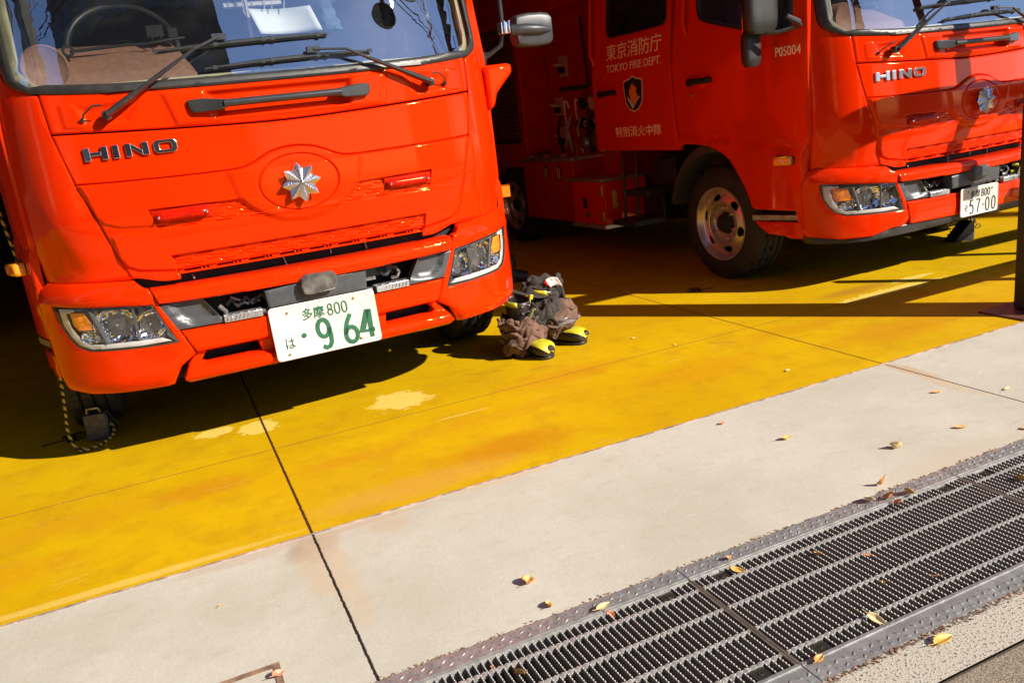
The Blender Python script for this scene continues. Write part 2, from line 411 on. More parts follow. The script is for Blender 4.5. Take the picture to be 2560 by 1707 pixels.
class MB:
    """collects simple solids into one mesh"""
    def __init__(s): s.v = []; s.f = []
    def add(s, vs, fs):
        k = len(s.v); s.v += [tuple(v) for v in vs]; s.f += [tuple(i + k for i in f) for f in fs]
    def box(s, c, d, rot=None):
        hx, hy, hz = d[0] / 2, d[1] / 2, d[2] / 2
        vs = [Vector((x, y, z)) for x in (-hx, hx) for y in (-hy, hy) for z in (-hz, hz)]
        if rot is not None: vs = [rot @ v for v in vs]
        vs = [v + Vector(c) for v in vs]
        s.add(vs, [(0, 1, 3, 2), (4, 6, 7, 5), (0, 4, 5, 1), (2, 3, 7, 6), (0, 2, 6, 4), (1, 5, 7, 3)])
        return s
    def b2(s, lo, hi):
        return s.box([(a + b) / 2 for a, b in zip(lo, hi)], [abs(b - a) for a, b in zip(lo, hi)])
    def tube(s, pts, r, n=10, cap=True):
        pts = [Vector(p) for p in pts]; rs = r if isinstance(r, (list, tuple)) else [r] * len(pts)
        rings = []; prev = None
        for i, p in enumerate(pts):
            t = (pts[min(i + 1, len(pts) - 1)] - pts[max(i - 1, 0)]).normalized()
            a = prev if prev is not None else (Vector((0, 0, 1)) if abs(t.z) < .9 else Vector((1, 0, 0)))
            a = (a - t * a.dot(t)).normalized(); prev = a; b = t.cross(a)
            rr = rs[i]; rx, ry = rr if isinstance(rr, tuple) else (rr, rr)
            rings.append([p + a * math.cos(2 * math.pi * k / n) * rx + b * math.sin(2 * math.pi * k / n) * ry for k in range(n)])
        vs = [v for q in rings for v in q]; fs = []
        for i in range(len(pts) - 1):
            for k in range(n):
                fs.append((i * n + k, i * n + (k + 1) % n, (i + 1) * n + (k + 1) % n, (i + 1) * n + k))
        if cap: fs += [tuple(range(n)), tuple(reversed(range((len(pts) - 1) * n, len(pts) * n)))]
        s.add(vs, fs); return s
    def lathe(s, prof, n=32, axis='x', c=(0, 0, 0), mod=None):
        vs = []; fs = []
        for i, (a, r) in enumerate(prof):
            for k in range(n):
                th = 2 * math.pi * k / n; rr = r if mod is None else mod(i, k, r)
                p = {'x': (a, rr * math.cos(th), rr * math.sin(th)), 'y': (rr * math.cos(th), a, rr * math.sin(th)), 'z': (rr * math.cos(th), rr * math.sin(th), a)}[axis]
                vs.append([p[j] + c[j] for j in range(3)])
        for i in range(len(prof) - 1):
            for k in range(n):
                fs.append((i * n + k, i * n + (k + 1) % n, (i + 1) * n + (k + 1) % n, (i + 1) * n + k))
        s.add(vs, fs); return s
    def prism(s, poly, lo, hi, axis='y'):
        n = len(poly)
        def P(u, v, t): return {'y': (u, t, v), 'x': (t, u, v), 'z': (u, v, t)}[axis]
        s.add([P(u, v, lo) for u, v in poly] + [P(u, v, hi) for u, v in poly],
              [tuple(range(n)), tuple(range(2 * n - 1, n - 1, -1))] + [(i, (i + 1) % n, (i + 1) % n + n, i + n) for i in range(n)])
        return s
    def build(s, name, mat, parent=None, smooth=True, angle=40, bevel=0):
        bm = bmesh.new()
        vs = [bm.verts.new(v) for v in s.v]
        for f in s.f:
            try: bm.faces.new([vs[i] for i in f])
            except ValueError: pass
        return from_bm(name, bm, mat, parent, smooth, angle, bevel)

# surfaces of the cab in truck space: x across, y back, z up
CX = [0, .3, .5, .65, .8, .85, .9, .95, 1.0, 1.04, 1.07, 1.085, 1.09]
CY = [0, .005, .02, .045, .09, .115, .155, .215, .30, .40, .52, .66, .8]
ZX = [.5, .6, .7, .8, .9, 1.0, 1.1, 1.2, 1.43, 1.5, 2.5]
ZY = [.095, .085, .07, .05, .025, .01, .012, .02, .04, .055, .30]
BX = [0, .3, .57, .7, .8, .9, .96, 1.0, 1.04, 1.08, 1.10, 1.105]
BY = [0, .008, .03, .06, .10, .17, .235, .29, .37, .50, .65, .8]
def smooth_tab(X, Y, x):
    # monotone cubic through the table
    X = np.array(X, float); Y = np.array(Y, float)
    h = np.diff(X); dlt = np.diff(Y) / h
    m = np.zeros_like(X); m[1:-1] = np.where(dlt[:-1] * dlt[1:] > 0, 2 * dlt[:-1] * dlt[1:] / (dlt[:-1] + dlt[1:] + 1e-12), 0); m[-1] = dlt[-1]; m[0] = 0
    x = np.clip(x, X[0], X[-1]); i = np.clip(np.searchsorted(X, x) - 1, 0, len(h) - 1)
    t = (x - X[i]) / h[i]
    return ((2 * t**3 - 3 * t**2 + 1) * Y[i] + (t**3 - 2 * t**2 + t) * h[i] * m[i] + (-2 * t**3 + 3 * t**2) * Y[i + 1] + (t**3 - t**2) * h[i] * m[i + 1])
def Fcab(x, z): return smooth_tab(CX, CY, np.abs(x)) + smooth_tab(ZX, ZY, z)
def Fbum(x, z): return smooth_tab(BX, BY, np.abs(x)) + 0 * z
def side_x(y): return np.interp(y, [0.0, .045, .09, .155, .215, .30, .40, .52, .66, .8, 1.0], [.5, .65, .8, .9, .95, 1.0, 1.04, 1.07, 1.085, 1.095, 1.10])

def heightgrid(name, xs, zs_lo, zs_hi, nz, F, disp, mat, parent, hw=None):
    """grid whose columns are u in [-1,1] scaled by hw(z); disp>0 stands out"""
    nx = len(xs); V = []
    u = np.array(xs)
    for j in range(nz):
        t = j / (nz - 1)
        z = zs_lo + (zs_hi - zs_lo) * t
        x = u * hw(z) if hw else u
        y = F(x, z) - disp(x, z)
        V.append(np.stack([x, y, z], 1))
    V = np.concatenate(V)
    idx = np.arange(nx * nz).reshape(nz, nx)
    Fc = np.stack([idx[:-1, :-1], idx[:-1, 1:], idx[1:, 1:], idx[1:, :-1]], -1).reshape(-1, 4)
    # folded back edges for thickness
    return mesh(name, V.tolist(), Fc.tolist(), mat, parent, True, 60)

def patch(name, loop, F, mat, parent, off=0.0, thick=.02, r=.005, holes=(), step=.025, disp=None, angle=45, side=False, planes=None):
    """outline (x,z) [or (y,z) if side] laid on surface F, rounded rim, given depth"""
    bm = bmesh.new()
    def ring(pts):
        vs = [bm.verts.new((p[0], 0, p[1])) for p in pts]
        return [bm.edges.new((vs[i], vs[(i + 1) % len(vs)])) for i in range(len(vs))]
    es = ring(loop)
    for h in holes: es += ring(h)
    bmesh.ops.triangle_fill(bm, edges=es, use_beauty=True, use_dissolve=False, normal=(0, -1, 0))
    if r:
        bmesh.ops.inset_region(bm, faces=list(bm.faces), thickness=r, use_even_offset=True, use_boundary=True)
    xs = [p[0] for p in loop]; zs = [p[1] for p in loop]
    def cuts(lo, hi): return np.arange(math.ceil(lo / step) * step, hi, step)
    for c in cuts(min(xs), max(xs)):
        bmesh.ops.bisect_plane(bm, geom=bm.verts[:] + bm.edges[:] + bm.faces[:], plane_co=(c, 0, 0), plane_no=(1, 0, 0), dist=1e-6)
    zc = cuts(min(zs), max(zs)) if planes is None else planes
    for c in zc:
        bmesh.ops.bisect_plane(bm, geom=bm.verts[:] + bm.edges[:] + bm.faces[:], plane_co=(0, 0, c), plane_no=(0, 0, 1), dist=1e-6)
    bound = {v for e in bm.edges if e.is_boundary for v in e.verts}
    be = [e for e in bm.edges if e.is_boundary]
    rr = bmesh.ops.extrude_edge_only(bm, edges=be)
    new = [g for g in rr['geom'] if isinstance(g, bmesh.types.BMVert)]
    newset = set(new)
    for v in bm.verts:
        a, z = v.co.x, v.co.z
        d = disp(a, z) if disp is not None else 0.0
        o = off - d
        if v in newset: o += thick
        elif v in bound and r: o += r * .8
        if side:
            xx = side_x(a) if side is True else side(a, z)
            v.co = Vector((-(float(xx) - o), a, z))
        else:
            v.co = Vector((a, float(F(a, z)) + o, z))
    return from_bm(name, bm, mat, parent, True, angle)

def mirror_mesh(o, name=None):
    """copy of a part mirrored across x=0, same parent"""
    me = o.data.copy(); me.transform(Matrix.Scale(-1, 4, (1, 0, 0))); me.flip_normals()
    c = bpy.data.objects.new(name or o.name.split('.')[0], me); COL.objects.link(c); c.parent = o.parent
    for k in ('label',):
        if k in o: c[k] = o[k]
    for ch in [x for x in bpy.data.objects if x.parent == o]:
        m2 = ch.data.copy(); m2.transform(Matrix.Scale(-1, 4, (1, 0, 0))); m2.flip_normals()
        d = bpy.data.objects.new(ch.name.split('.')[0], m2); COL.objects.link(d); d.parent = c
    return c

def text_flat(body, box, depth=.0015, bold=0.0, font_stretch=True, shear=0):
    """returns (verts2d, faces, depth) fitted in box=(x0,z0,x1,z1); front and side faces"""
    cu = bpy.data.curves.new('t', 'FONT'); cu.body = body; cu.extrude = .01; cu.offset = bold; cu.resolution_u = 4
    ob = bpy.data.objects.new('t', cu); COL.objects.link(ob)
    me = bpy.data.meshes.new_from_object(ob.evaluated_get(bpy.context.evaluated_depsgraph_get()))
    V = np.array([v.co[:] for v in me.vertices]); F = [tuple(p.vertices) for p in me.polygons]
    bpy.data.objects.remove(ob); bpy.data.meshes.remove(me); bpy.data.curves.remove(cu)
    lo = V.min(0); hi = V.max(0)
    V[:, 0] = box[0] + (V[:, 0] - lo[0]) / (hi[0] - lo[0]) * (box[2] - box[0])
    V[:, 1] = box[1] + (V[:, 1] - lo[1]) / (hi[1] - lo[1]) * (box[3] - box[1])
    V[:, 2] = np.where(V[:, 2] > 0, 0, depth)
    return V, F   # u, v, depth(0 = front)

def ribbon(mb, pts, wid, y0, y1):
    """flat stroke in the x-z plane with depth y0..y1"""
    pts = [Vector(p) for p in pts]; L = []; Rr = []
    for i, p in enumerate(pts):
        t = (pts[min(i + 1, len(pts) - 1)] - pts[max(i - 1, 0)]).normalized(); n = Vector((-t.y, t.x)) * wid / 2
        if 0 < i < len(pts) - 1:
            t1 = (pts[i] - pts[i - 1]).normalized(); t2 = (pts[i + 1] - pts[i]).normalized()
            c = max(.5, math.sqrt(max(0.01, (1 + t1.dot(t2)) / 2))); n = n / c
        L.append(p + n); Rr.append(p - n)
    k = len(pts)
    vs = [(p.x, y0, p.y) for p in L] + [(p.x, y0, p.y) for p in Rr] + [(p.x, y1, p.y) for p in L] + [(p.x, y1, p.y) for p in Rr]
    fs = []
    for i in range(k - 1):
        fs += [(i, i + 1, k + i + 1, k + i), (2 * k + i, 3 * k + i, 3 * k + i + 1, 2 * k + i + 1), (i, 2 * k + i, 2 * k + i + 1, i + 1), (k + i, k + i + 1, 3 * k + i + 1, 3 * k + i)]
    fs += [(0, k, 3 * k, 2 * k), (k - 1, 3 * k - 1, 4 * k - 1, 2 * k - 1)]
    mb.add(vs, fs)
def arc(cx, cy, rx, ry, a0, a1, n=16):
    return [(cx + rx * math.cos(R(a0 + (a1 - a0) * i / n)), cy + ry * math.sin(R(a0 + (a1 - a0) * i / n))) for i in range(n + 1)]
# ------------------------------------------------------------------ signed distance helpers for pressed panel shapes
def sdpoly(x, z, P):
    """signed distance, negative inside"""
    x = np.asarray(x, float); z = np.asarray(z, float) + 0 * x
    d = np.full(x.shape, 1e9); ins = np.zeros(x.shape, bool)
    n = len(P)
    for i in range(n):
        ax, az = P[i]; bx, bz = P[(i + 1) % n]
        ex, ez = bx - ax, bz - az
        t = np.clip(((x - ax) * ex + (z - az) * ez) / (ex * ex + ez * ez + 1e-12), 0, 1)
        d = np.minimum(d, np.hypot(x - ax - ex * t, z - az - ez * t))
        c = ((az > z) != (bz > z)) & (x < (bx - ax) * (z - az) / (bz - az + 1e-12) + ax)
        ins ^= c
    return np.where(ins, -d, d)
def sst(v, a, b):
    t = np.clip((v - a) / (b - a), 0, 1); return t * t * (3 - 2 * t)
L2 = [(-.784, 1.131), (-.64, 1.124), (-.434, 1.118), (-.26, 1.116), (-.20, 1.119), (-.164, 1.131), (-.125, 1.150), (-.088, 1.166), (-.045, 1.175), (0, 1.178),
      (.045, 1.175), (.088, 1.166), (.125, 1.150), (.164, 1.131), (.20, 1.119), (.26, 1.116), (.434, 1.118), (.64, 1.124), (.784, 1.131)]
def z2(x): return np.interp(x, [p[0] for p in L2], [p[1] for p in L2])
SEAMZ = [.72, .75, .80, .916, 1.028, 1.129, 1.309, 1.442]; SEAMX = [.664, .673, .690, .722, .752, .786, .822, .833]
def seam_hw(z): return smooth_tab(SEAMZ, SEAMX, z)
def z1(x): return 1.279 + .036 * (np.abs(x) / .82) ** 1.6
GR = [(.208, 1.006), (.569, 1.013), (.552, .948), (.548, .930), (.123, .930), (.165, .965)]
GL = [(-a, b) for a, b in reversed(GR)]
HUB = [(-.26, 1.116), (-.234, 1.005), (-.196, .964), (-.134, .924), (-.081, .903), (0, .895), (.081, .903), (.134, .924), (.196, .964), (.234, 1.005), (.26, 1.116)]
U3 = [(-.78, 1.128), (-.765, 1.09), (-.747, 1.01), (-.726, .978), (-.677, .958), (-.568, .947), (-.12, .925), (.12, .925), (.568, .947), (.677, .958), (.726, .978), (.747, 1.01), (.765, 1.09), (.78, 1.128), (.5, 1.2), (-.5, 1.2)]
U4 = [(-.712, .93), (-.703, .844), (-.682, .806), (-.640, .784), (-.514, .766), (.514, .766), (.640, .784), (.682, .806), (.703, .844), (.712, .93), (.5, .96), (-.5, .96)]
LG = [(-.523, .829), (.523, .829), (.512, .751), (-.512, .751)]
def louvre(x, z, ztop, n, pitch, cell):
    """flat slats parted by thin jogged grooves"""
    out = np.zeros_like(x)
    for k in range(n + 1):
        ph = x / cell + (.5 if k % 2 else 0) + .17 * k
        f = np.mod(ph, 1.0)
        jog = sst(f, .46, .56)
        zl = ztop - k * pitch - .45 * pitch * jog
        gap = sst(f, .02, .05) - sst(f, .95, .98)
        out -= .0062 * np.exp(-((z - zl) / .0017) ** 2) * gap
    return out
def bonnet_disp(x, z):
    x = np.asarray(x, float) + 0 * np.asarray(z, float); z = np.asarray(z, float) + 0 * x
    d = np.zeros_like(x)
    dz = z - z2(x)
    lower = sst(-dz, -.002, .007)
    d += .006 * lower
    d -= .013 * np.exp(-(dz / .0026) ** 2)
    # bright crease under upper line
    s3 = sdpoly(x, z, U3)
    d += .007 * sst(-s3, -.004, .010) * lower
    s4 = sdpoly(x, z, U4)
    d += .008 * sst(-s4, -.004, .010) * (1 - sst(z, .918, .955))
    # emblem hub
    sh = sdpoly(x, z, HUB)
    hub = sst(-sh, -.016, .012) * lower
    d += .010 * hub
    rr = np.hypot(x / .157, (z - 1.040) / .108)
    d -= .009 * np.exp(-((rr - 1) / .016) ** 2)
    # upper louvre recesses
    for g in (GR, GL):
        s = sdpoly(x, z, g)
        m_ = sst(-s, -.001, .005)
        fall = sst(z, .925, 1.006)
        d += m_ * (1 - hub * .9) * (-.004 - .009 * fall + louvre(x, z, 1.006, 4, .0178, .128))
    s = sdpoly(x, z, LG)
    m_ = sst(-s, -.001, .005)
    d += m_ * (-.006 - .007 * sst(z, .76, .829) + louvre(x, z, .829, 3, .0182, .122))
    # open slots in the lowest row
    cell = np.mod(x / .122 + .1, 1.0)
    slot = ((cell > .12) & (cell < .62)) | ((cell > .68) & (cell < .74)) | ((cell > .80) & (cell < .86))
    d -= .03 * slot * sst(z, .7565, .7585) * (1 - sst(z, .7640, .7660)) * (np.abs(x) < .50)
    # rolled bottom and top lips, seam edges
    hw = seam_hw(z)
    d -= .006 * (1 - sst(hw - np.abs(x), 0, .007))
    d -= .006 * (1 - sst(z1(x) - .003 - z, 0, .006))
    return d
def upper_disp(x, z):
    x = np.asarray(x, float) + 0 * np.asarray(z, float); z = np.asarray(z, float) + 0 * x
    d = np.zeros_like(x)
    box = sdpoly(x, z, [(-.262, 1.312), (.262, 1.312), (.285, 1.414), (-.285, 1.414)])
    d -= .026 * sst(-box, -.006, .022)
    plate = sdpoly(x, z, [(-.40, 1.302), (.40, 1.302), (.43, 1.42), (-.43, 1.42)])
    d += .012 * sst(-plate, -.012, .012)
    for s in (-1, 1):
        dish = sdpoly(x, z, [(s * .56, 1.325), (s * .70, 1.335), (s * .72, 1.40), (s * .50, 1.415)])
        d -= .010 * sst(-dish, -.004, .020)
        pad = sdpoly(x, z, [(s * .70, 1.325), (s * .775, 1.33), (s * .78, 1.415), (s * .73, 1.415)])
        d += .005 * sst(-pad, -.003, .006)
    d += .006 * (1 - sst(np.abs(z - 1.322 - .02 * np.abs(x)), 0, .014)) * 0
    d -= .006 * (1 - sst(seam_hw(z) - np.abs(x), 0, .007))
    d -= .006 * (1 - sst(z - z1(x) - .003, 0, .006))
    return d
def fill_grid(name, xs_u, zlo, zhi, nz, F, disp, mat, parent, hw):
    u = np.array(xs_u)[None, :]; t = np.linspace(0, 1, nz)[:, None]
    x = u * .8 + 0 * t
    for _ in range(4):
        z = zlo(x) + (zhi(x) - zlo(x)) * t
        x = u * hw(z)
    y = F(x, z) - disp(x, z)
    V = np.stack([x, y, z], -1).reshape(-1, 3)
    nx = u.shape[1]
    idx = np.arange(nx * nz).reshape(nz, nx)
    Q = [np.stack([idx[:-1, :-1], idx[:-1, 1:], idx[1:, 1:], idx[1:, :-1]], -1).reshape(-1, 4)]
    per = np.concatenate([idx[0, :], idx[1:, -1], idx[-1, -2::-1], idx[-2:0:-1, 0]])
    Vb = V[per] + [0, .02, 0]
    k = len(V); n = len(per); a = np.arange(n)
    Q.append(np.stack([per, a + k, (a + 1) % n + k, per[(a + 1) % n]], -1))
    V = np.concatenate([V, Vb])
    return mesh(name, V.tolist(), np.concatenate(Q).tolist(), mat, parent, True, 50)

# ------------------------------------------------------------------ lettering
def block_letters(parent, F):
    mb = MB(); W = .017
    z0, z1_ = 1.209, 1.256
    def P(poly):
        for q in poly:
            n = len(q)
            vs = [(u, float(F(u, v)) - .011, v) for u, v in q] + [(u, float(F(u, v)) + .0, v) for u, v in q]
            mb.add(vs, [tuple(range(n)), tuple(range(2 * n - 1, n - 1, -1))] + [(i, (i + 1) % n, (i + 1) % n + n, i + n) for i in range(n)])
    m_ = (z0 + z1_) / 2
    P([[(-.735, z0), (-.713, z0), (-.713, z1_), (-.735, z1_)], [(-.676, z0), (-.654, z0), (-.654, z1_), (-.676, z1_)], [(-.713, m_ - .007), (-.676, m_ - .007), (-.676, m_ + .007), (-.713, m_ + .007)]])
    P([[(-.638, z0), (-.616, z0), (-.616, z1_), (-.638, z1_)]])
    P([[(-.595, z0), (-.574, z0), (-.574, z1_), (-.595, z1_)], [(-.537, z0), (-.515, z0), (-.515, z1_), (-.537, z1_)], [(-.574, z1_), (-.574, z1_ - .018), (-.537, z0), (-.537, z0 + .018)]])
    # rounded square ring
    def rr(cx, cz, w_, h_, r_):
        pts = []
        for (sx, sz, a0) in ((1, 1, 0), (-1, 1, 90), (-1, -1, 180), (1, -1, 270)):
            for i in range(6):
                a = R(a0 + 18 * i); pts.append((cx + sx * (w_ - r_) + r_ * math.cos(a), cz + sz * (h_ - r_) + r_ * math.sin(a)))
        return pts
    o = rr(-.457, m_, .041, (z1_ - z0) / 2, .016); i_ = rr(-.457, m_, .021, (z1_ - z0) / 2 - .011, .007)
    n = len(o)
    vs = []
    for ring, dy in ((o, -.011), (i_, -.011), (o, 0), (i_, 0)):
        vs += [(u, float(F(u, v)) + dy, v) for u, v in ring]
    fs = []
    for i in range(n):
        j = (i + 1) % n
        fs += [(i, j, n + j, n + i), (i, 2 * n + i, 2 * n + j, j), (n + i, n + j, 3 * n + j, 3 * n + i)]
    mb.add(vs, fs)
    return mb.build('badge_lettering', 'badge_chrome', parent, False, bevel=.0018)

def fire_emblem(parent):
    """twelve pointed snow-crystal crest over a rosette"""
    c = (0.0, float(Fcab(0, 1.04)) - .040, 1.036)
    mb = MB()
    n = 24
    # back rosette of small lobes
    vs = [(c[0], c[1] - .012, c[2])]; fs = []
    m_ = 96
    for k in range(m_):
        a = 2 * math.pi * k / m_; rr_ = .064 + .0065 * math.cos(8 * a + math.pi - .8)
        vs.append((c[0] + rr_ * math.cos(a), c[1] + .004, c[2] + rr_ * math.sin(a)))
    for k in range(m_): fs.append((0, 1 + k, 1 + (k + 1) % m_))
    mb.add(vs, fs)
    back = MB(); back.lathe([(-.004, .001), (-.002, .052), (.006, .058), (.022, .060), (.030, .060)], 48, 'y', (c[0], c[1] + .016, c[2]))
    back.build('emblem_base', 'red', parent)
    # front: sixteen-fold faceted web
    vs = [(c[0], c[1] - .028, c[2])]; fs = []
    K = 8
    for k in range(K * 4):
        a = 2 * math.pi * k / (K * 4) + .1
        ph = k % 4
        rr_ = (.078, .0635, .0550, .0635)[ph]; dy = (-.008, -.003, .004, -.003)[ph]
        vs.append((c[0] + rr_ * math.cos(a), c[1] + dy - .006, c[2] + rr_ * math.sin(a)))
    for k in range(K * 4): fs.append((0, 1 + k, 1 + (k + 1) % (K * 4)))
    vs.append((c[0], c[1] + .006, c[2]))
    for k in range(K * 4): fs.append((K * 4 + 1, 1 + (k + 1) % (K * 4), 1 + k))
    mb2 = MB(); mb2.add(vs, fs)
    # web ridges
    for k in range(K):
        a = 2 * math.pi * k / K + .1
        for q in (.3, .45, .6, .75):
            a2 = a + 2 * math.pi / K
            def pt(aa, rr_): return (c[0] + rr_ * math.cos(aa), c[1] - .028 + rr_ / .077 * .008 - .0012, c[2] + rr_ * math.sin(aa))
            am = (a + a2) / 2
            def pm(rr_): return (c[0] + rr_ * math.cos(am), c[1] - .028 + rr_ / .067 * .018 - .0012, c[2] + rr_ * math.sin(am))
            mb2.tube([pt(a, .079 * q), pm(.066 * q), pt(a2, .079 * q)], .0009, 4)
        mb2.tube([pt(a, .004), pt(a, .071)], .0016, 5)
    e = mb2.build('emblem', 'crest_silver', parent, False)
    k = MB(); k.lathe([(c[1] - .036, .001), (c[1] - .034, .006), (c[1] - .028, .0085), (c[1] - .02, .009)], 16, 'y', (c[0], 0, c[2]))
    k.build('emblem_boss', 'pipe', e)
    return e

GLYPH = {
 '9': [arc(.45, .70, .40, .30, -10, 350, 22), [(.86, .70), (.90, .40), (.86, .16), (.70, .03), (.48, .0), (.22, .07)]],
 '6': [arc(.5, .27, .43, .27, 0, 360, 22), [(.08, .30), (.12, .50), (.30, .74), (.62, 1.0)]],
 '4': [[(.98, .26), (.0, .26), (.60, 1.0), (.70, 1.0), (.70, .0)]],
 '8': [arc(.5, .74, .36, .26, 0, 360, 20), arc(.5, .25, .46, .26, 0, 360, 20)],
 '0': [arc(.5, .62, .45, .38, 0, 180, 12) + arc(.5, .38, .45, .38, 180, 360, 12) + [(.95, .62)]],
 '5': [[(.88, 1.0), (.16, 1.0), (.12, .55), (.36, .64), (.62, .62), (.86, .48), (.92, .28), (.82, .09), (.58, 0), (.30, .0), (.05, .10)]],
 '7': [[(.02, 1.0), (.95, 1.0), (.62, .55), (.44, .25), (.40, 0)]],
}
def glyph(mb, ch, x, z, w_, h_, sw, y):
    for st in GLYPH[ch]:
        ribbon(mb, [(x + w_ * u, z + h_ * v) for u, v in st], sw, y - .0016, y)

def plate(parent, kind, c, yaw=0):
    """kind large: white with bold green digits; small: white with thin dark digits"""
    W, H_ = (.44, .22) if kind == 'large' else (.33, .165)
    def rr(w_, h_, r_, k=6):
        pts = []
        for (sx, sz, a0) in ((1, 1, 0), (-1, 1, 90), (-1, -1, 180), (1, -1, 270)):
            for i in range(k): a = R(a0 + 90 / (k - 1) * i); pts.append((sx * (w_ - r_) + r_ * math.cos(a), sz * (h_ - r_) + r_ * math.sin(a)))
        return pts
    mb = MB(); rings = []
    for w_, h_, r_, y in ((W / 2, H_ / 2, .016, .003), (W / 2, H_ / 2, .016, -.001), (W / 2 - .0035, H_ / 2 - .0035, .014, -.0025), (W / 2 - .007, H_ / 2 - .007, .012, -.0008), (W / 2 - .009, H_ / 2 - .009, .011, .0)):
        rings.append([(u, y, v) for u, v in rr(w_, h_, r_)])
    n = len(rings[0]); vs = [v for q in rings for v in q]; fs = []
    for i in range(len(rings) - 1):
        for k in range(n): fs.append((i * n + k, i * n + (k + 1) % n, (i + 1) * n + (k + 1) % n, (i + 1) * n + k))
    fs.append(tuple(range((len(rings) - 1) * n, len(rings) * n))); fs.append(tuple(reversed(range(n))))
    mb.add(vs, fs)
    p = mb.build('number_plate', 'white', parent); p.location = c; p.rotation_euler = (R(-5 if kind == 'large' else 0), 0, yaw)
    X = lambda u: (u - .5) * W
    Z = lambda v: (.5 - v) * H_
    mat = 'green' if kind == 'large' else 'dgreen'
    d = MB(); y = -.0006
    def txt(body, u0, v1, u1, v0, bold):
        V, F = text_flat(body, (X(u0), Z(v1), X(u1), Z(v0)), .0016, bold)
        d.add([(a, y - .0014 + c_, b) for a, b, c_ in V], F)
    if kind == 'large':
        txt('多摩', .295, .335, .505, .115, .012)
        for i, ch in enumerate('800'): glyph(d, ch, X(.535 + i * .068), Z(.325), .022, H_ * .205, .0052, y)
        txt('は', .10, .80, .185, .60, .006)
        vs = [(X(.277) + .0105 * math.cos(t * math.pi / 10), y - .0016, Z(.605) + .0105 * math.sin(t * math.pi / 10)) for t in range(20)]
        d.add(vs, [tuple(range(20))])
        glyph(d, '9', X(.405), Z(.92), .058, .118, .0175, y)
        glyph(d, '6', X(.655), Z(.92), .057, .118, .0175, y)
        glyph(d, '4', X(.825), Z(.90), .055, .116, .0175, y)
        sc = ((.165, .135), (.795, .105), (.115, .90), (.80, .885))
    else:
        txt('多摩', .26, .385, .51, .12, .0)
        for i, ch in enumerate('800'): glyph(d, ch, X(.545 + i * .085), Z(.385), .020, H_ * .26, .0042, y)
        txt('そ', .10, .82, .205, .60, .0)
        for ch, u in (('5', .245), ('7', .415), ('0', .665), ('0', .83)): glyph(d, ch, X(u), Z(.925), .033, H_ * .46, .0068, y)
        ribbon(d, [(X(.575), Z(.69)), (X(.625), Z(.69))], .006, y - .0016, y)
        sc = ((.20, .16), (.83, .16))
    d.build('plate_lettering', mat, p, False)
    for u, v in sc:
        s = MB(); s.lathe([(-.006, .0005), (-.006, .0035), (-.002, .006), (0, .0062)], 12, 'y', (X(u), 0, Z(v))); s.build('plate_screw', 'brass', p)
    return p

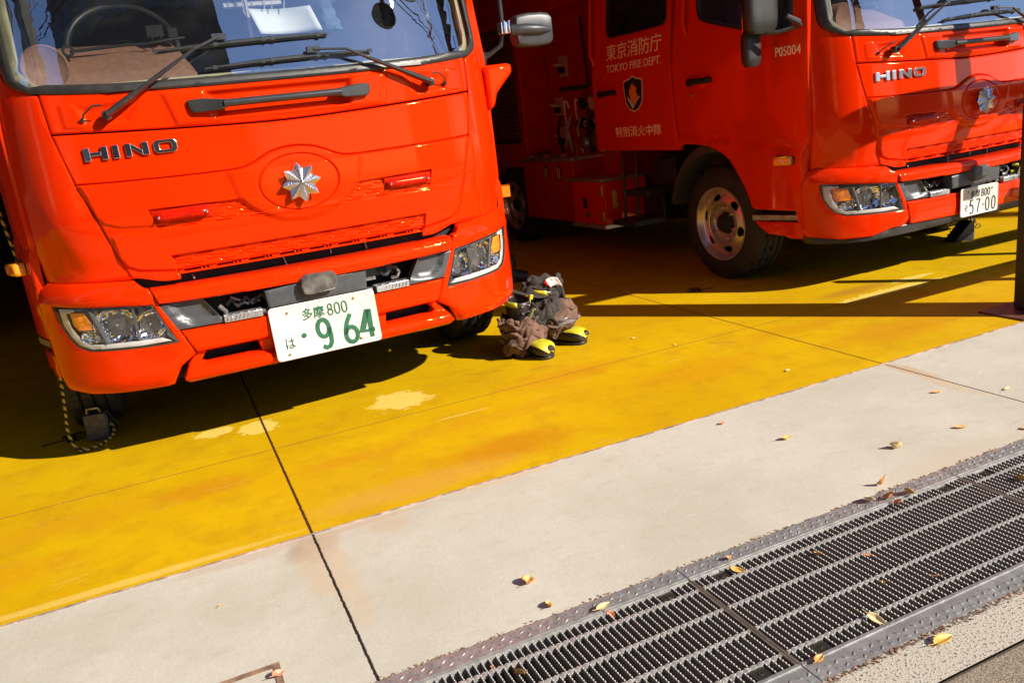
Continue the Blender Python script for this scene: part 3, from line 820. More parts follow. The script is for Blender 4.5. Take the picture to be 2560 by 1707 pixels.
def headlamp(parent, s):
    """s=-1 left of the picture, +1 right; real housing, bowls and lens"""
    lp = [(.978, .690), (.80, .672), (.628, .655), (.596, .570), (.564, .494), (.70, .495), (.88, .502), (.925, .522), (.95, .560), (.968, .61)]
    loop = [(s * a, b) for a, b in lp]
    if s > 0: loop = loop[::-1]
    cx, cz = .79, .585
    def shrink(pts, k, dz=0): return [(s * cx + (a - s * cx) * k, cz + (b - cz) * k + dz) for a, b in pts]
    house = patch('headlamp', shrink(loop, 1.0), Fbum, 'lamp_inner', parent, off=.045, thick=.06, r=0, step=.016, disp=lambda a, z: .004 * math.sin(a * 230))
    tag(house)
    # rim around the opening
    patch('lamp_rim', loop, Fbum, 'rubber', house, off=.004, thick=.05, r=.003, holes=[shrink(loop, .955)], step=.03)
    # pale light guide along the outer edge and bottom
    g = [(.958, .676), (.905, .672), (.900, .664), (.935, .655), (.928, .60), (.900, .545), (.875, .527), (.62, .521), (.590, .505), (.70, .503), (.875, .509), (.915, .527), (.938, .562), (.955, .61)]
    gl = [(s * a, b) for a, b in g]
    patch('light_guide', gl if s < 0 else gl[::-1], Fbum, 'strip', house, off=.012, thick=.02, r=.002, step=.03)
    am = [(.922, .658), (.872, .656), (.838, .586), (.905, .584), (.919, .61)]
    al = [(s * a, b) for a, b in am]
    patch('turn_lamp', al if s < 0 else al[::-1], Fbum, 'amber', house, off=.014, thick=.02, r=.004, step=.012,
          disp=lambda a, z: .003 * math.sin(z * 900) * math.sin(a * 500))
    # reflector bowls, faceted
    def bowl(cx_, cz_, rx, rz, depth, n, nr, ph=0, squeeze=None):
        mb = MB(); vs = []; fs = []
        yb = float(Fbum(cx_, cz_)) + .018
        for i in range(nr + 1):
            t = i / nr
            for k in range(n):
                a = 2 * math.pi * k / n + ph
                fl = 1 + .11 * math.sin(k * 2.4) + .09 * math.sin(i * 2.1 + k * .8)
                px = cx_ + rx * t * math.cos(a); pz = cz_ + rz * t * math.sin(a)
                if squeeze: px, pz = squeeze(px, pz)
                y = yb + depth * (1 - t * t) * fl + .0022 * math.sin(px * 520) + (float(Fbum(px, pz)) - float(Fbum(cx_, cz_))) * .8
                vs.append((s * px, y, pz))
        for i in range(nr):
            for k in range(n): fs.append((i * n + k, i * n + (k + 1) % n, (i + 1) * n + (k + 1) % n, (i + 1) * n + k))
        mb.add(vs, fs)
        # bulb
        mb.lathe([(yb + depth, .006), (yb + depth * .6, .006), (yb + depth * .52, .004), (yb + depth * .5, .001)], 10, 'y', (s * cx_, 0, cz_))
        return mb
    b1 = bowl(.768, .592, .083, .070, .045, 30, 8)
    b1.build('main_reflector', 'chrome', house, False)
    b2 = bowl(.652, .578, .064, .062, .045, 22, 7, .2, lambda x_, z_: (x_ + (z_ - .575) * -.28, z_))
    b2.build('fog_reflector', 'chrome', house, False)
    b3 = bowl(.868, .556, .036, .026, .02, 14, 5)
    b3.build('side_reflector', 'chrome', house, False)
    # dark bezel bands
    bz = MB()
    for (a, b_, wd) in (((.848, .665), (.812, .528), .020), ((.700, .655), (.702, .525), .012), ((.90, .668), (.64, .648), .010), ((.83, .57), (.895, .578), .006)):
        p = []
        for t in np.linspace(0, 1, 8):
            xx = a[0] + (b_[0] - a[0]) * t; zz = a[1] + (b_[1] - a[1]) * t
            p.append((s * xx, float(Fbum(xx, zz)) + .018, zz))
        bz.tube(p, (wd / 2), 6)
    bz.build('bezel', 'trim', house)
    patch('lens', shrink(loop, .985), Fbum, 'lens', house, off=.001, thick=.004, r=.003, step=.03, disp=lambda a, z: .004)
    return house

def rounded_tube_path(pts, k=5):
    return pts

def wiper(parent, piv, elbow, mount, b0, b1, bend):
    """arm from the pivot on the panel up over the glass, blade lying on the glass"""
    def G(x, z, o): return (x, float(Fcab(x, z)) - o, z)
    mb = MB()
    mb.lathe([(0, .014), (-.012, .020), (-.03, .019), (-.042, .016), (-.045, .002)], 20, 'y', G(piv[0], piv[1], .0))
    a = Vector(G(piv[0], piv[1], .040)); e1 = Vector(G(*elbow, .055)); m_ = Vector(G(*mount, .045))
    q = a.lerp(e1, .30)
    mb.tube([a, a.lerp(q, .3), q], [(.012, .021), (.013, .020), (.012, .016)], 10)
    mb.tube([q, a.lerp(e1, .65), e1], [(.010, .0165), (.008, .011), (.005, .007)], 10)
    mb.tube([e1, e1.lerp(m_, .5), m_], .0048, 8)
    arm = mb.build('wiper_arm', 'arm', parent)
    bl = MB()
    N = 18
    P0 = Vector(b0); P1 = Vector(b1); pts = []; pt2 = []
    for i in range(N + 1):
        t = i / N; p = P0.lerp(P1, t); zz = p.y + bend * 4 * t * (1 - t)
        pts.append(G(p.x, zz, .022)); pt2.append(G(p.x, zz - .006, .012))
    bl.tube(pts, [(.004 + .004 * math.sin(math.pi * i / N), .006) for i in range(N + 1)], 6)
    bl.tube(pt2, (.004), 6)
    for t in (.02, .3, .38, .62, .7, .97):
        i = int(t * N); p = Vector(pts[i]); bl.box(p, (.016, .014, .014))
    bl.box(Vector(G(*mount, .034)), (.05, .022, .022))
    bl.build('wiper_blade', 'arm', arm)
    h = MB()
    sgn = -1 if piv[0] < 0 else 1
    hp = [G(piv[0] + sgn * .01, piv[1] + .035, .045), G(piv[0] + sgn * .04, piv[1] + .035, .05), G(piv[0] + sgn * .075, piv[1] + .01, .03), G(piv[0] + sgn * .082, piv[1] - .006, .004)]
    h.tube(hp, .0035, 6)
    h.lathe([(0, .009), (-.012, .008), (-.016, .002)], 12, 'y', G(piv[0] + sgn * .082, piv[1] - .008, 0))
    h.build('washer_hose', 'arm', arm)
    return arm
# ------------------------------------------------------------------ wheel
def wheel(parent, x_out, yc, zc, Rt=.365, Rr=.228, W=.235):
    """outer face toward -x"""
    n = 120
    def mod(i, k, r_):
        if 4 <= i <= 13:
            row = i // 2
            if (k + (row % 2) * 2) % 5 == 0: return r_ - .012
        return r_
    prof = [(.016, Rr - .004), (.0, Rr + .01), (-.006, Rr + .045), (-.002, Rt - .05), (.016, Rt - .012), (.028, Rt - .001), (.062, Rt), (.064, Rt - .013), (.072, Rt - .013), (.074, Rt), (.112, Rt + .001), (.114, Rt - .013), (.122, Rt - .013), (.124, Rt + .001),
            (.162, Rt), (.164, Rt - .013), (.172, Rt - .013), (.174, Rt), (.206, Rt - .002), (.22, Rt - .02), (W, Rt - .06), (W, Rr + .02), (W - .02, Rr)]
    mt = MB(); mt.lathe(prof, n, 'x', (x_out, yc, zc), mod)
    ty = mt.build('wheel', 'tyre', parent, True, 30)
    m = MB()
    # steel disc wheel: flange, bead seat, dish with hand holes
    N = 96; holes = 6
    prof = [(.006, Rr + .012), (-.002, Rr + .008), (-.001, Rr - .002), (.012, Rr - .010), (.030, Rr - .016), (.040, Rr - .028)]
    m.lathe(prof, N, 'x', (x_out, yc, zc))
    # dish ring with 8 openings
    vs = []; fs = []
    N = 240
    tt = np.linspace(0, 1, 22)
    radii = [Rr - .026 - .069 * t for t in tt]
    dep = [float(np.interp(t, [0, .2, .42, .64, .83, 1], [.040, .034, .026, .020, .016, .018])) for t in tt]
    for rr_, dx in zip(radii, dep):
        for k in range(N):
            a = 2 * math.pi * k / N
            vs.append((x_out + dx, yc + rr_ * math.cos(a), zc + rr_ * math.sin(a)))
    for i in range(len(radii) - 1):
        for k in range(N):
            th = (((k + .5) / N * holes + .25) % 1 - .5) * 2 * math.pi / holes
            rm = (radii[i] + radii[i + 1]) / 2
            if (th * rm / .034) ** 2 + ((rm - (Rr - .058)) / .021) ** 2 >= 1: fs.append((i * N + k, i * N + (k + 1) % N, (i + 1) * N + (k + 1) % N, (i + 1) * N + k))
    m.add(vs, fs)
    m.lathe([(.018, Rr - .095), (.022, Rr - .100), (.050, Rr - .106), (.056, Rr - .112), (.056, .073), (.056, .055)], N, 'x', (x_out, yc, zc))
    rim = m.build('rim', 'rim', ty, True, 35)
    mn = MB()
    for k in range(6):
        a = 2 * math.pi * k / 6 + .35; c = (x_out - .004, yc + .098 * math.cos(a), zc + .098 * math.sin(a))
        mn.lathe([(.056, .0145), (.044, .0135), (.042, .010), (.030, .010), (.028, .005), (.022, .005), (.021, .001)], 6 if False else 10, 'x', c)
    mn.build('wheel_nut', 'rim', ty, True, 25)
    mh = MB(); mh.lathe([(.062, .075), (.030, .060), (.024, .050), (.012, .046), (.008, .030), (.010, .002)], 28, 'x', (x_out, yc, zc))
    mh.lathe([(.09, Rr - .02), (.09, .001)], 32, 'x', (x_out, yc, zc))
    mh.build('hub', 'void', ty)
    return ty

# ------------------------------------------------------------------ the engine
def fire_truck(kind):
    T = empty('fire_truck')
    hw = seam_hw
    # --- front panels
    us = np.linspace(-1, 1, 561)
    def zb(x):
        a = np.abs(x)
        return np.where(a < .506, .751, .731 + .030 * sst(a, .53, .675) ** 1.3)
    bon = fill_grid('bonnet', us, zb, lambda x: z1(x) - .003, 262, Fcab, bonnet_disp, 'red', T, hw)
    TOPX = [0, .3, .57, .75, .85]; TOPZ = [1.428, 1.430, 1.436, 1.450, 1.462]
    fill_grid('cowl_panel', np.linspace(-1, 1, 261), lambda x: z1(x) + .003, lambda x: smooth_tab(TOPX, TOPZ, np.abs(x)), 48, Fcab, upper_disp, 'red', T, hw)
    # corner panels, wrapping to the door seam, running up beside the windscreen
    inner = [(.668, .755), (.6935, .806), (.7255, .920), (.7555, 1.032), (.7895, 1.131), (.8255, 1.309), (.8365, 1.456)]
    outer = [(.938, 1.520), (.948, 1.56), (.940, 1.9), (.915, 2.28), (.972, 2.28), (.984, 1.70), (.985, 1.30), (.985, .90), (.978, .775), (.86, .767)]
    loop = inner + [(.872, 1.472), (.912, 1.494)] + outer
    V1 = [(.955, 1.09), (.935, .98), (.93, .90), (.895, .77)]
    def cdisp(a, z):
        a = abs(a)
        ea = sdpoly(np.array([a]), np.array([z]), [(.965, 1.13), (.90, .99), (.845, .86), (.835, .80), (.90, .78), (.948, .79), (.955, .98)])[0]
        return -.009 * float(sst(-ea, -.004, .016)) 
    cp = patch('corner_panel', [(-a, b) for a, b in loop], Fcab, 'red', T, 0, .02, .004, step=.018, disp=cdisp)
    mirror_mesh(cp)
    # --- emblem, lettering, warning lamps
    fire_emblem(T)
    block_letters(bon, lambda x, z: float(Fcab(x, z)) - float(bonnet_disp(np.array([x]), np.array([z]))[0]))
    for s in (-1, 1):
        x0, x1 = sorted((s * .345, s * .560))
        F0 = lambda x, z: Fcab(x, z) - .008
        lamp = patch('warning_lamp', [(x0, .953), (x1, .953), (x1 + .0, 1.003), (x0, 1.003)], F0, 'red_dull', T, off=-.002, thick=.03, r=.004, step=.04)
        mb = MB(); N = 14; rows = 8; vs = []; fs = []
        for i in range(N + 1):
            t = i / N; xx = x0 + .012 + (x1 - x0 - .024) * t
            rr_ = .0185 * (1 - (2 * t - 1) ** 10 * .5)
            for k in range(rows + 1):
                a = math.pi * k / rows
                vs.append((xx, float(F0(xx, .978)) - .004 - 1.15 * rr_ * math.sin(a), .978 + rr_ * math.cos(a)))
        for i in range(N):
            for k in range(rows): fs.append((i * (rows + 1) + k, (i + 1) * (rows + 1) + k, (i + 1) * (rows + 1) + k + 1, i * (rows + 1) + k + 1))
        fs += [tuple(range(rows + 1)), tuple(reversed(range(N * (rows + 1), (N + 1) * (rows + 1))))]
        mb.add(vs, fs); mb.build('lamp_lens', 'redlens', lamp, True, 60)
        sc = MB()
        for xx in (x0 + .022, x1 - .022): sc.lathe([(-.030, .001), (-.029, .0045), (-.02, .005)], 10, 'y', (xx, float(F0(xx, .978)), .978))
        for k in range(6):
            xx = x0 + .05 + (x1 - x0 - .1) * k / 5; sc.box((xx, float(F0(xx, .978)) - .012, .978), (.016, .006, .010))
        sc.build('lamp_screw', 'chrome', lamp)
    # --- grab handle across the cowl
    hb = MB(); P = []
    G = lambda x, z, o: (x, float(Fcab(x, z)) - .012 - o, z)
    hb.tube([G(x, 1.360, .030) for x in np.linspace(-.225, .225, 12)], .0145, 12)
    gh = hb.build('grab_handle', 'arm', T)
    for s in (-1, 1):
        e = MB()
        prof = [(.205, 1.345), (.225, 1.343), (.240, 1.338), (.335, 1.336), (.348, 1.350), (.352, 1.384), (.30, 1.386), (.24, 1.378), (.205, 1.374)]
        vs = []
        for dy in (-.036, .012):
            vs += [(s * u, float(Fcab(u, v)) - .012 + dy * (1 if dy > 0 else (.5 + .5 * (1 - max(0, (u - .25) / .1)))), v) for u, v in prof]
        n = len(prof)
        e.add(vs, [tuple(range(n)), tuple(range(2 * n - 1, n - 1, -1))] + [(i, (i + 1) % n, (i + 1) % n + n, i + n) for i in range(n)])
        e.build('handle_end', 'arm', gh, True, 40, .005)
    # --- windscreen surround and glass
    def wloop(o):
        pts = []
        for x in np.linspace(-.80, .80, 33): pts.append((x, float(smooth_tab(TOPX, TOPZ, abs(x))) + o))
        for a, b in ((.86, 1.464 + o * .7), (.905 - o * .7, 1.487 + o * .5), (.934 - o, 1.515 + o * .2), (.944 - o, 1.56), (.935 - o, 1.9), (.905 - o, 2.24 - o * .4), (.87 - o, 2.275 - o)): pts.append((a, b))
        for a, b in ((-.87 + o, 2.275 - o), (-.905 + o, 2.24 - o * .4), (-.935 + o, 1.9), (-.944 + o, 1.56), (-.934 + o, 1.515 + o * .2), (-.905 + o * .7, 1.487 + o * .5), (-.86, 1.464 + o * .7)): pts.append((a, b))
        return pts
    patch('windscreen_frame', wloop(.001), Fcab, 'rubber', T, off=-.012, thick=.04, r=.009, holes=[wloop(.034)], step=.04)
    ws = patch('windscreen', wloop(.026), Fcab, 'glass', T, off=-.002, thick=.004, r=0, step=.05)
    # cream inner surround seen through the glass
    patch('inner_trim', wloop(.030), Fcab, 'cream', T, off=.03, thick=.05, r=.004, holes=[[(x, max(z, 1.475)) if abs(x) < .86 else (x * .965, z + .004) for x, z in wloop(.036)]], step=.05)
    # sun strip above, roof
    rf = MB()
    nx = 24; xs = np.linspace(-1.06, 1.06, nx + 1)
    sec = [(None, 2.28), (None, 2.36), (.02, 2.50), (.10, 2.60), (.30, 2.64), (2.40, 2.66), (2.44, 2.60), (2.44, 2.28)]
    vs = []; fs = []
    for (yy, zz) in sec:
        for x in xs:
            xf = min(abs(x), 1.0) * (.915 if zz < 2.3 and yy is None else 1.0)
            y0 = float(Fcab(xf, 2.28)) - .01
            vs.append((x, y0 + (yy or (0 if zz < 2.3 else .012)) if yy is None or yy < .5 else yy, zz - .06 * (abs(x) / 1.06) ** 6 * (zz > 2.4)))
    n = nx + 1
    for i in range(len(sec) - 1):
        for k in range(nx): fs.append((i * n + k, i * n + k + 1, (i + 1) * n + k + 1, (i + 1) * n + k))
    rf.add(vs, fs)
    rf.build('roof', 'red', T)
    # --- doors and sides (x<0), mirrored for the far side
    def sideF(a, z):
        xx = float(side_x(a))
        return xx - (max(0, z - 1.45) * .10)
    fd = [(.318, 2.26), (.312, 1.678), (.300, 1.50), (.300, 1.27), (.297, .955), (.312, .925), (.322, .772), (.345, .546), (.655, .552), (.680, .569), (.70, .62), (.728, .68), (.775, .75), (.844, .843), (.90, .880), (.964, .910), (1.03, .932), (1.11, .944), (1.20, .951), (1.288, .953), (1.333, .936), (1.365, 1.104), (1.381, 1.363), (1.365, 1.70), (1.345, 2.26)]
    win = [(.405, 2.20), (.392, 1.72), (.388, 1.60), (.392, 1.555), (.410, 1.534), (.446, 1.530), (.60, 1.558), (.716, 1.588), (.90, 1.637), (1.05, 1.680), (1.095, 1.70), (1.122, 1.735), (1.132, 1.78), (1.128, 2.20)]
    def ddisp(a, z):
        # pressed crease low on the door and a soft waist
        zz = np.interp(a, [.33, .39, .766, 1.293], [.90, .904, .963, 1.011])
        d = .010 * float(sst(zz - z, 0.0, .035)) - .007 * math.exp(-((z - zz) / .012) ** 2)
        if a > 1.25: d -= .004 * math.exp(-((a - 1.27) / .006) ** 2)
        return d
    door = patch('front_door', fd, None, 'red', T, 0, .03, .005, holes=[win], step=.035, disp=ddisp, side=sideF)
    patch('window_frame', [(a + (-.006 if a < .7 else .006), b + (-.006 if b < 2 else .006)) for a, b in win], None, 'rubber', door, -.003, .02, .004,
          holes=[[(.75 + (a - .75) * .955, 1.87 + (b - 1.87) * .955) for a, b in win]], step=.06, side=sideF)
    patch('window_glass', win, None, 'side_glass', door, .008, .004, 0, step=.08, side=sideF)
    def handle(par, ya, yb, z0):
        m = MB()
        pts = [(-(sideF(ya, z0) + o), ya + (yb - ya) * t, z0 - .072 * t * .0) for t, o in ((0, .004), (.08, .022), (.3, .03), (.9, .03), (1.0, .006))]
        m.tube(pts, [(.026, .014), (.026, .016), (.018, .011), (.018, .011), (.016, .010)], 10)
        h = m.build('door_handle', 'void', par)
        k = MB(); k.lathe([(-.006, .018), (.0, .060), (.003, .062)], 30, 'x', (-sideF(ya, z0) - .0035, (ya + yb) / 2 + .01, z0))
        k.build('handle_cup', 'red', par)
        return h
    handle(door, 1.205, .985, 1.335)
    k = MB(); k.lathe([(-.012, .001), (-.011, .012), (0, .014)], 14, 'x', (-1.10, 1.183, 1.257)); k.build('door_lock', 'brass', door)
    mk = MB(); mk.box((-1.040, .434, .834), (.05, .125, .062), Matrix.Rotation(R(24), 3, 'Z')); mk.build('side_marker_base', 'void', door, bevel=.01)
    mk = MB(); mk.box((-1.075, .427, .836), (.062, .105, .052), Matrix.Rotation(R(24), 3, 'Z'))
    sm = mk.build('side_marker', 'amber', door, bevel=.012)
    # grab rail behind the front door window
    gr = MB(); gr.tube([(-(sideF(1.30, z) + .03 * (1 if .02 < t < .98 else 0)), 1.225 + .0 * t, z) for t, z in zip(np.linspace(0, 1, 9), np.linspace(1.62, 2.2, 9))], .012, 8)
    gr.build('grab_rail', 'red', door)
    rd = [(1.386, 2.26), (1.401, 1.70), (1.395, 1.363), (1.379, 1.104), (1.342, .915), (2.374, .930), (2.385, .972), (2.378, 1.452), (2.40, 2.26)]
    rw = [(1.450, 2.20), (1.438, 1.80), (1.440, 1.752), (1.478, 1.722), (1.80, 1.720), (2.12, 1.723), (2.165, 1.745), (2.178, 1.79), (2.165, 2.20)]
    rdoor = patch('rear_door', rd, None, 'red', T, 0, .03, .005, holes=[rw], step=.05, side=sideF)
    patch('window_glass', rw, None, 'side_glass', rdoor, .008, .004, 0, step=.1, side=sideF)
    patch('window_frame', [(a, b) for a, b in rw], None, 'rubber', rdoor, -.002, .02, .003, holes=[[(1.81 + (a - 1.81) * .965, 1.95 + (b - 1.95) * .965) for a, b in rw]], step=.06, side=sideF)
    handle(rdoor, 2.275, 2.055, 1.342)
    gr = MB(); gr.tube([(-(sideF(2.3, z) + (.035 if 0 < i < 8 else .0)), 2.34, z) for i, z in enumerate(np.linspace(1.56, 2.15, 9))], .012, 8)
    gr.build('grab_rail', 'red', rdoor)
    # inner shell closes the cab
    sh = MB()
    sh.b2((-1.00, .50, .98), (1.00, 2.38, 1.0)); sh.b2((-1.03, 2.36, .95), (1.03, 2.40, 2.5))
    for s in (-1, 1):
        sh.b2((s * .94, 1.20, .95), (s * .955, 2.30, 1.70)); sh.b2((s * .94, .48, .80), (s * .955, 1.20, 1.50))
    sh.b2((-.95, .95, 1.0), (.95, 1.5, 1.38)); sh.b2((-.95, 1.32, 1.3), (.95, 1.42, 2.0))
    sh.b2((-.88, .24, .9), (.88, .28, 1.40))
    for s in (-1, 1): sh.b2((s * 1.0, 1.30, 1.5), (s * 1.03, 1.42, 2.4)); sh.b2((s * .93, .36, 1.5), (s * .95, .38, 2.3))
    sh.build('cab_interior', 'interior', T)
    # wheel arch liner
    al = MB()
    ang = np.linspace(14, 128, 26)
    for (r0_, r1_, mat, xa, xb) in ((.452, .497, 'trim', -1.055, -.80),):
        vs = []
        for a in ang:
            for rr_, xx in ((r1_ + .012, xa), (r0_, xa - .012), (r0_ - .01, xb)):
                vs.append((xx, 1.04 + rr_ * math.cos(R(a)) * 1.0, .425 + rr_ * 1.04 * math.sin(R(a))))
        fs = []
        for i in range(len(ang) - 1):
            for k in range(2): fs.append((i * 3 + k, i * 3 + k + 1, (i + 1) * 3 + k + 1, (i + 1) * 3 + k))
        al.add(vs, fs)
    arch = al.build('wheel_arch', 'trim', T)
    # entry step and lower skirt below the front door
    st = MB(); st.box((-1.02, .52, .500), (.06, .335, .028), Matrix.Rotation(R(17), 3, 'Z'))
    for i in range(22):
        t = i / 21; st.box((-1.082 + .10 * t, .68 - .33 * t, .500), (.012, .006, .034), Matrix.Rotation(R(17), 3, 'Z'))
    step_ = st.build('entry_step', 'pipe', T)
    sk = patch('lower_skirt', [(.352, .478), (.352, .380), (.426, .384), (.460, .398), (.569, .405), (.624, .436), (.668, .478)], None, 'red', T, .0, .03, .004, step=.05, side=sideF)
    c = MB(); c.lathe([(-.010, .001), (-.008, .015), (0, .018)], 16, 'x', (-1.058, .545, .452)); c.tube([(-1.064, .545, .445), (-1.066, .553, .42), (-1.066, .540, .415), (-1.064, .535, .44)], .0018, 5)
    c.build('filler_cap', 'brass', sk)
    c = MB(); c.lathe([(-.008, .001), (-.006, .026), (0, .030)], 20, 'x', (-1.018, .428, .437)); c.build('round_reflector', 'redlens', sk)
    dk = MB(); dk.b2((-1.0, .36, .48), (-.7, .66, .56)); dk.build('step_well', 'void', T)
    # things that must exist on both sides
    for o in (door, rdoor, sk, step_, arch): mirror_mesh(o)
    # --- bumper
    co = [(.672, .752), (.645, .722), (.628, .716), (.609, .659), (.552, .538), (.512, .437), (.575, .398), (.600, .352), (.612, .324), (.80, .323), (.93, .325), (1.0, .340), (1.018, .40), (1.030, .60), (1.030, .70), (1.012, .752), (.975, .775), (.86, .767)]
    lampl = [(.978, .690), (.80, .672), (.628, .655), (.596, .570), (.564, .494), (.70, .495), (.88, .502), (.925, .522), (.95, .560), (.968, .61)]
    def bdisp(a, z):
        a = abs(a); d = 0.0
        d -= .030 * float(sst(z, .728, .775))                      # shoulder rolls back
        d += .010 * float(sst(z, .66, .70)) * float(1 - sst(z, .70, .74))
        d -= .025 * float(1 - sst(z, .32, .37))
        s = float(sdpoly(np.array([a]), np.array([z]), [(.50, .445), (.60, .36), (.62, .30), (.45, .30), (.45, .45)])[0])
        d -= .035 * float(sst(-s, -.03, .03))
        return d
    if kind == 'B':
        co = co[:5] + [(.530, .440), (.528, .409), (.65, .404), (.757, .373), (.90, .371), (1.0, .392), (1.018, .43)] + co[13:]
        lp_ = [(.50, .415), (.528, .411), (.65, .407), (.757, .376), (.90, .374), (.995, .392), (.96, .345), (.80, .350), (.60, .362), (.50, .372)]
        lipo = lp_[::1][:6] + [(1.0, .36), (.96, .345), (.80, .348), (.60, .358), (0, .372)]
        lipl = [(-a, b) for a, b in lipo[::-1][1:]]
        patch('bumper_lip', [(0, .405)] + lipo[:0] + [(.50, .413), (.528, .409), (.65, .404), (.757, .373), (.90, .371), (1.0, .392), (.99, .35), (.80, .345), (.60, .355), (0, .370), (-.60, .355), (-.80, .345), (-.99, .35), (-1.0, .392), (-.90, .371), (-.757, .373), (-.65, .404), (-.528, .409), (-.50, .413)], Fbum, 'rubber', T, .012, .08, .004, step=.04)
        hk = MB(); hk.tube([(.405, .06, .622), (.425, .04, .620), (.436, .035, .60), (.425, .04, .582), (.395, .06, .580)], .010, 8); hk.build('tow_hook', 'yellow', T)
    bc = patch('bumper_corner', [(-a, b) for a, b in co], Fbum, 'red', T, 0, .05, .005, holes=[[(-a, b) for a, b in lampl]], step=.02, disp=bdisp)
    mirror_mesh(bc)
    headlamp(T, -1); headlamp(T, 1)
    def bar(x): return [(x, 0)]
    topx = np.linspace(-.622, .622, 25)
    bt = [(x, .7125 - .004 * (1 - (x / .62) ** 2)) for x in topx]
    bb = [(x, .6475 + .010 * (abs(x) / .62) ** 4) for x in topx[::-1]]
    bb[0] = (.606, .658); bb[-1] = (-.606, .658)
    patch('bumper_bar', bb[::-1] + bt[::-1], Fbum, 'red', T, -.004, .10, .006, step=.012, disp=lambda a, z: .012 * math.cos((z - .675) / .04 * 1.4) - .030 * float(sst(z, .698, .716)))
    slot = lambda s: [(s * .272, .437), (s * .474, .437), (s * .498, .404), (s * .480, .390), (s * .262, .390)]
    lowt = [(-.548, .537), (-.390, .535), (-.215, .533), (.215, .533), (.390, .535), (.548, .537)]
    lowb = [(.509, .440), (.545, .400), (.575, .345), (.560, .323), (.30, .328), (0, .330), (-.30, .328), (-.560, .323), (-.575, .345), (-.545, .400), (-.509, .440)]
    def ldisp(a, z):
        lip = float(1 - sst(z, .372, .395))
        return -.028 * float(1 - sst(z, .437, .452)) * (1 - lip) + .014 * lip - .03 * float(1 - sst(z, .322, .345)) + .004 * math.cos((z - .485) / .05)
    if kind == 'A':
        patch('lower_bumper', lowb + lowt, Fbum, 'red', T, 0, .06, .005, holes=[slot(-1)[::-1], slot(1)], step=.014, disp=ldisp)
    else:
        patch('lower_bumper', [(.530, .440), (.524, .411), (.25, .407), (0, .406), (-.25, .407), (-.524, .411), (-.530, .440)] + lowt, Fbum, 'red', T, 0, .06, .005, step=.02, disp=lambda a, z: .006 * math.cos((z - .47) / .05))
    # charcoal corner trims between bars and lamps
    tr = [(.618, .652), (.448, .648), (.388, .552), (.388, .541), (.556, .543), (.590, .58)]
    def tdisp(a, z):
        s = float(sdpoly(np.array([abs(a)]), np.array([z]), [(.575, .66), (.46, .66), (.40, .565), (.50, .555), (.545, .585)])[0])
        return -.020 * float(sst(-s, -.006, .012))
    tl = patch('lamp_surround', [(-a, b) for a, b in tr], Fbum, 'trim', T, .002, .05, .003, step=.014, disp=tdisp)
    mirror_mesh(tl)
    # centre carrier with sensor hood above the plate
    cen = [(-.209, .562), (.198, .562), (.205, .640), (.09, .645), (0, .645), (-.09, .642), (-.215, .634)]
    cc = patch('plate_carrier', cen, Fbum, 'trim', T, -.004, .06, .004, step=.02)
    hood = [(-.078, .592), (-.052, .584), (.060, .592), (.078, .602), (.084, .650), (.064, .678), (-.050, .681), (-.080, .664), (-.088, .630)]
    def hdisp(a, z): return .030 * float(sst(-float(sdpoly(np.array([a]), np.array([z]), hood)[0]), 0, .018))
    hd = patch('sensor_hood', hood, Fbum, 'trim', T, -.006, .05, .003, step=.008, disp=hdisp)
    if kind == 'A':
        inner = [(0 + (a) * .86, .632 + (b - .632) * .84) for a, b in hood]
        patch('sensor_window', inner, Fbum, 'lens_grey', hd, -.034, .004, .003, step=.01, disp=lambda a, z: .009)
        m = MB(); m.box((.012, -.040, .600), (.085, .004, .006), Matrix.Rotation(R(-3), 3, 'Y')); m.build('sensor_shelf', 'paper', hd)
    # bright step pads left and right of the plate
    for s in (-1, 1):
        m = MB()
        x0, x1 = sorted((s * .236, s * .384))
        m.box(((x0 + x1) / 2, .030, .553), (x1 - x0, .06, .027), Matrix.Rotation(R(3.5 * s), 3, 'Z'))
        for i in range(9): m.box((x0 + .012 + i * .0155, .028, .5675), (.010, .045, .003), Matrix.Rotation(R(35 if i % 2 else -35), 3, 'Z'))
        for i in range(9): m.box((x0 + .012 + i * .0155, -.001 + s * 0, .553), (.003, .004, .020), Matrix.Rotation(R(25), 3, 'Y'))
        m.build('step_pad', 'alu', T, True, 30, .003)
        m = MB(); m.tube([(s * .20, .03, .552), (s * .24, .03, .552)], .012, 8); m.tube([(s * .38, .035, .552), (s * .42, .04, .553)], .010, 8)
        m.build('pad_bracket', 'trim', T)
    # dark engine void behind the gaps, with clutter
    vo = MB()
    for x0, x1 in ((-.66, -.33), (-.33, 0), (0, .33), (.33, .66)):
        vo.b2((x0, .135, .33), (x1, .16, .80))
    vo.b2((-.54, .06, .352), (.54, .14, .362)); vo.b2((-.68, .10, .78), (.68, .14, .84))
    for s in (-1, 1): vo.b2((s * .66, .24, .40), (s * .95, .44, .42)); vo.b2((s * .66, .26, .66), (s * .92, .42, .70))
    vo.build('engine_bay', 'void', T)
    for pts_, rr_ in (([(-.34, .09, .62), (-.30, .085, .60), (-.28, .085, .585), (-.22, .085, .61)], .008), ([(-.39, .06, .60), (-.37, .05, .575), (-.375, .05, .555)], .010),
                      ([(.335, .08, .625), (.355, .06, .62), (.362, .055, .60), (.352, .06, .58), (.33, .07, .577)], .008), ([(-.46, .11, .74), (-.455, .10, .72)], .004),
                      ([(-.10, .12, .75), (-.09, .12, .705)], .003), ([(.25, .12, .75), (.255, .12, .715)], .004), ([(.10, .12, .75), (.10, .12, .72)], .003)):
        cl = MB(); cl.tube(pts_, rr_, 8); cl.build('pipe', 'pipe', T)
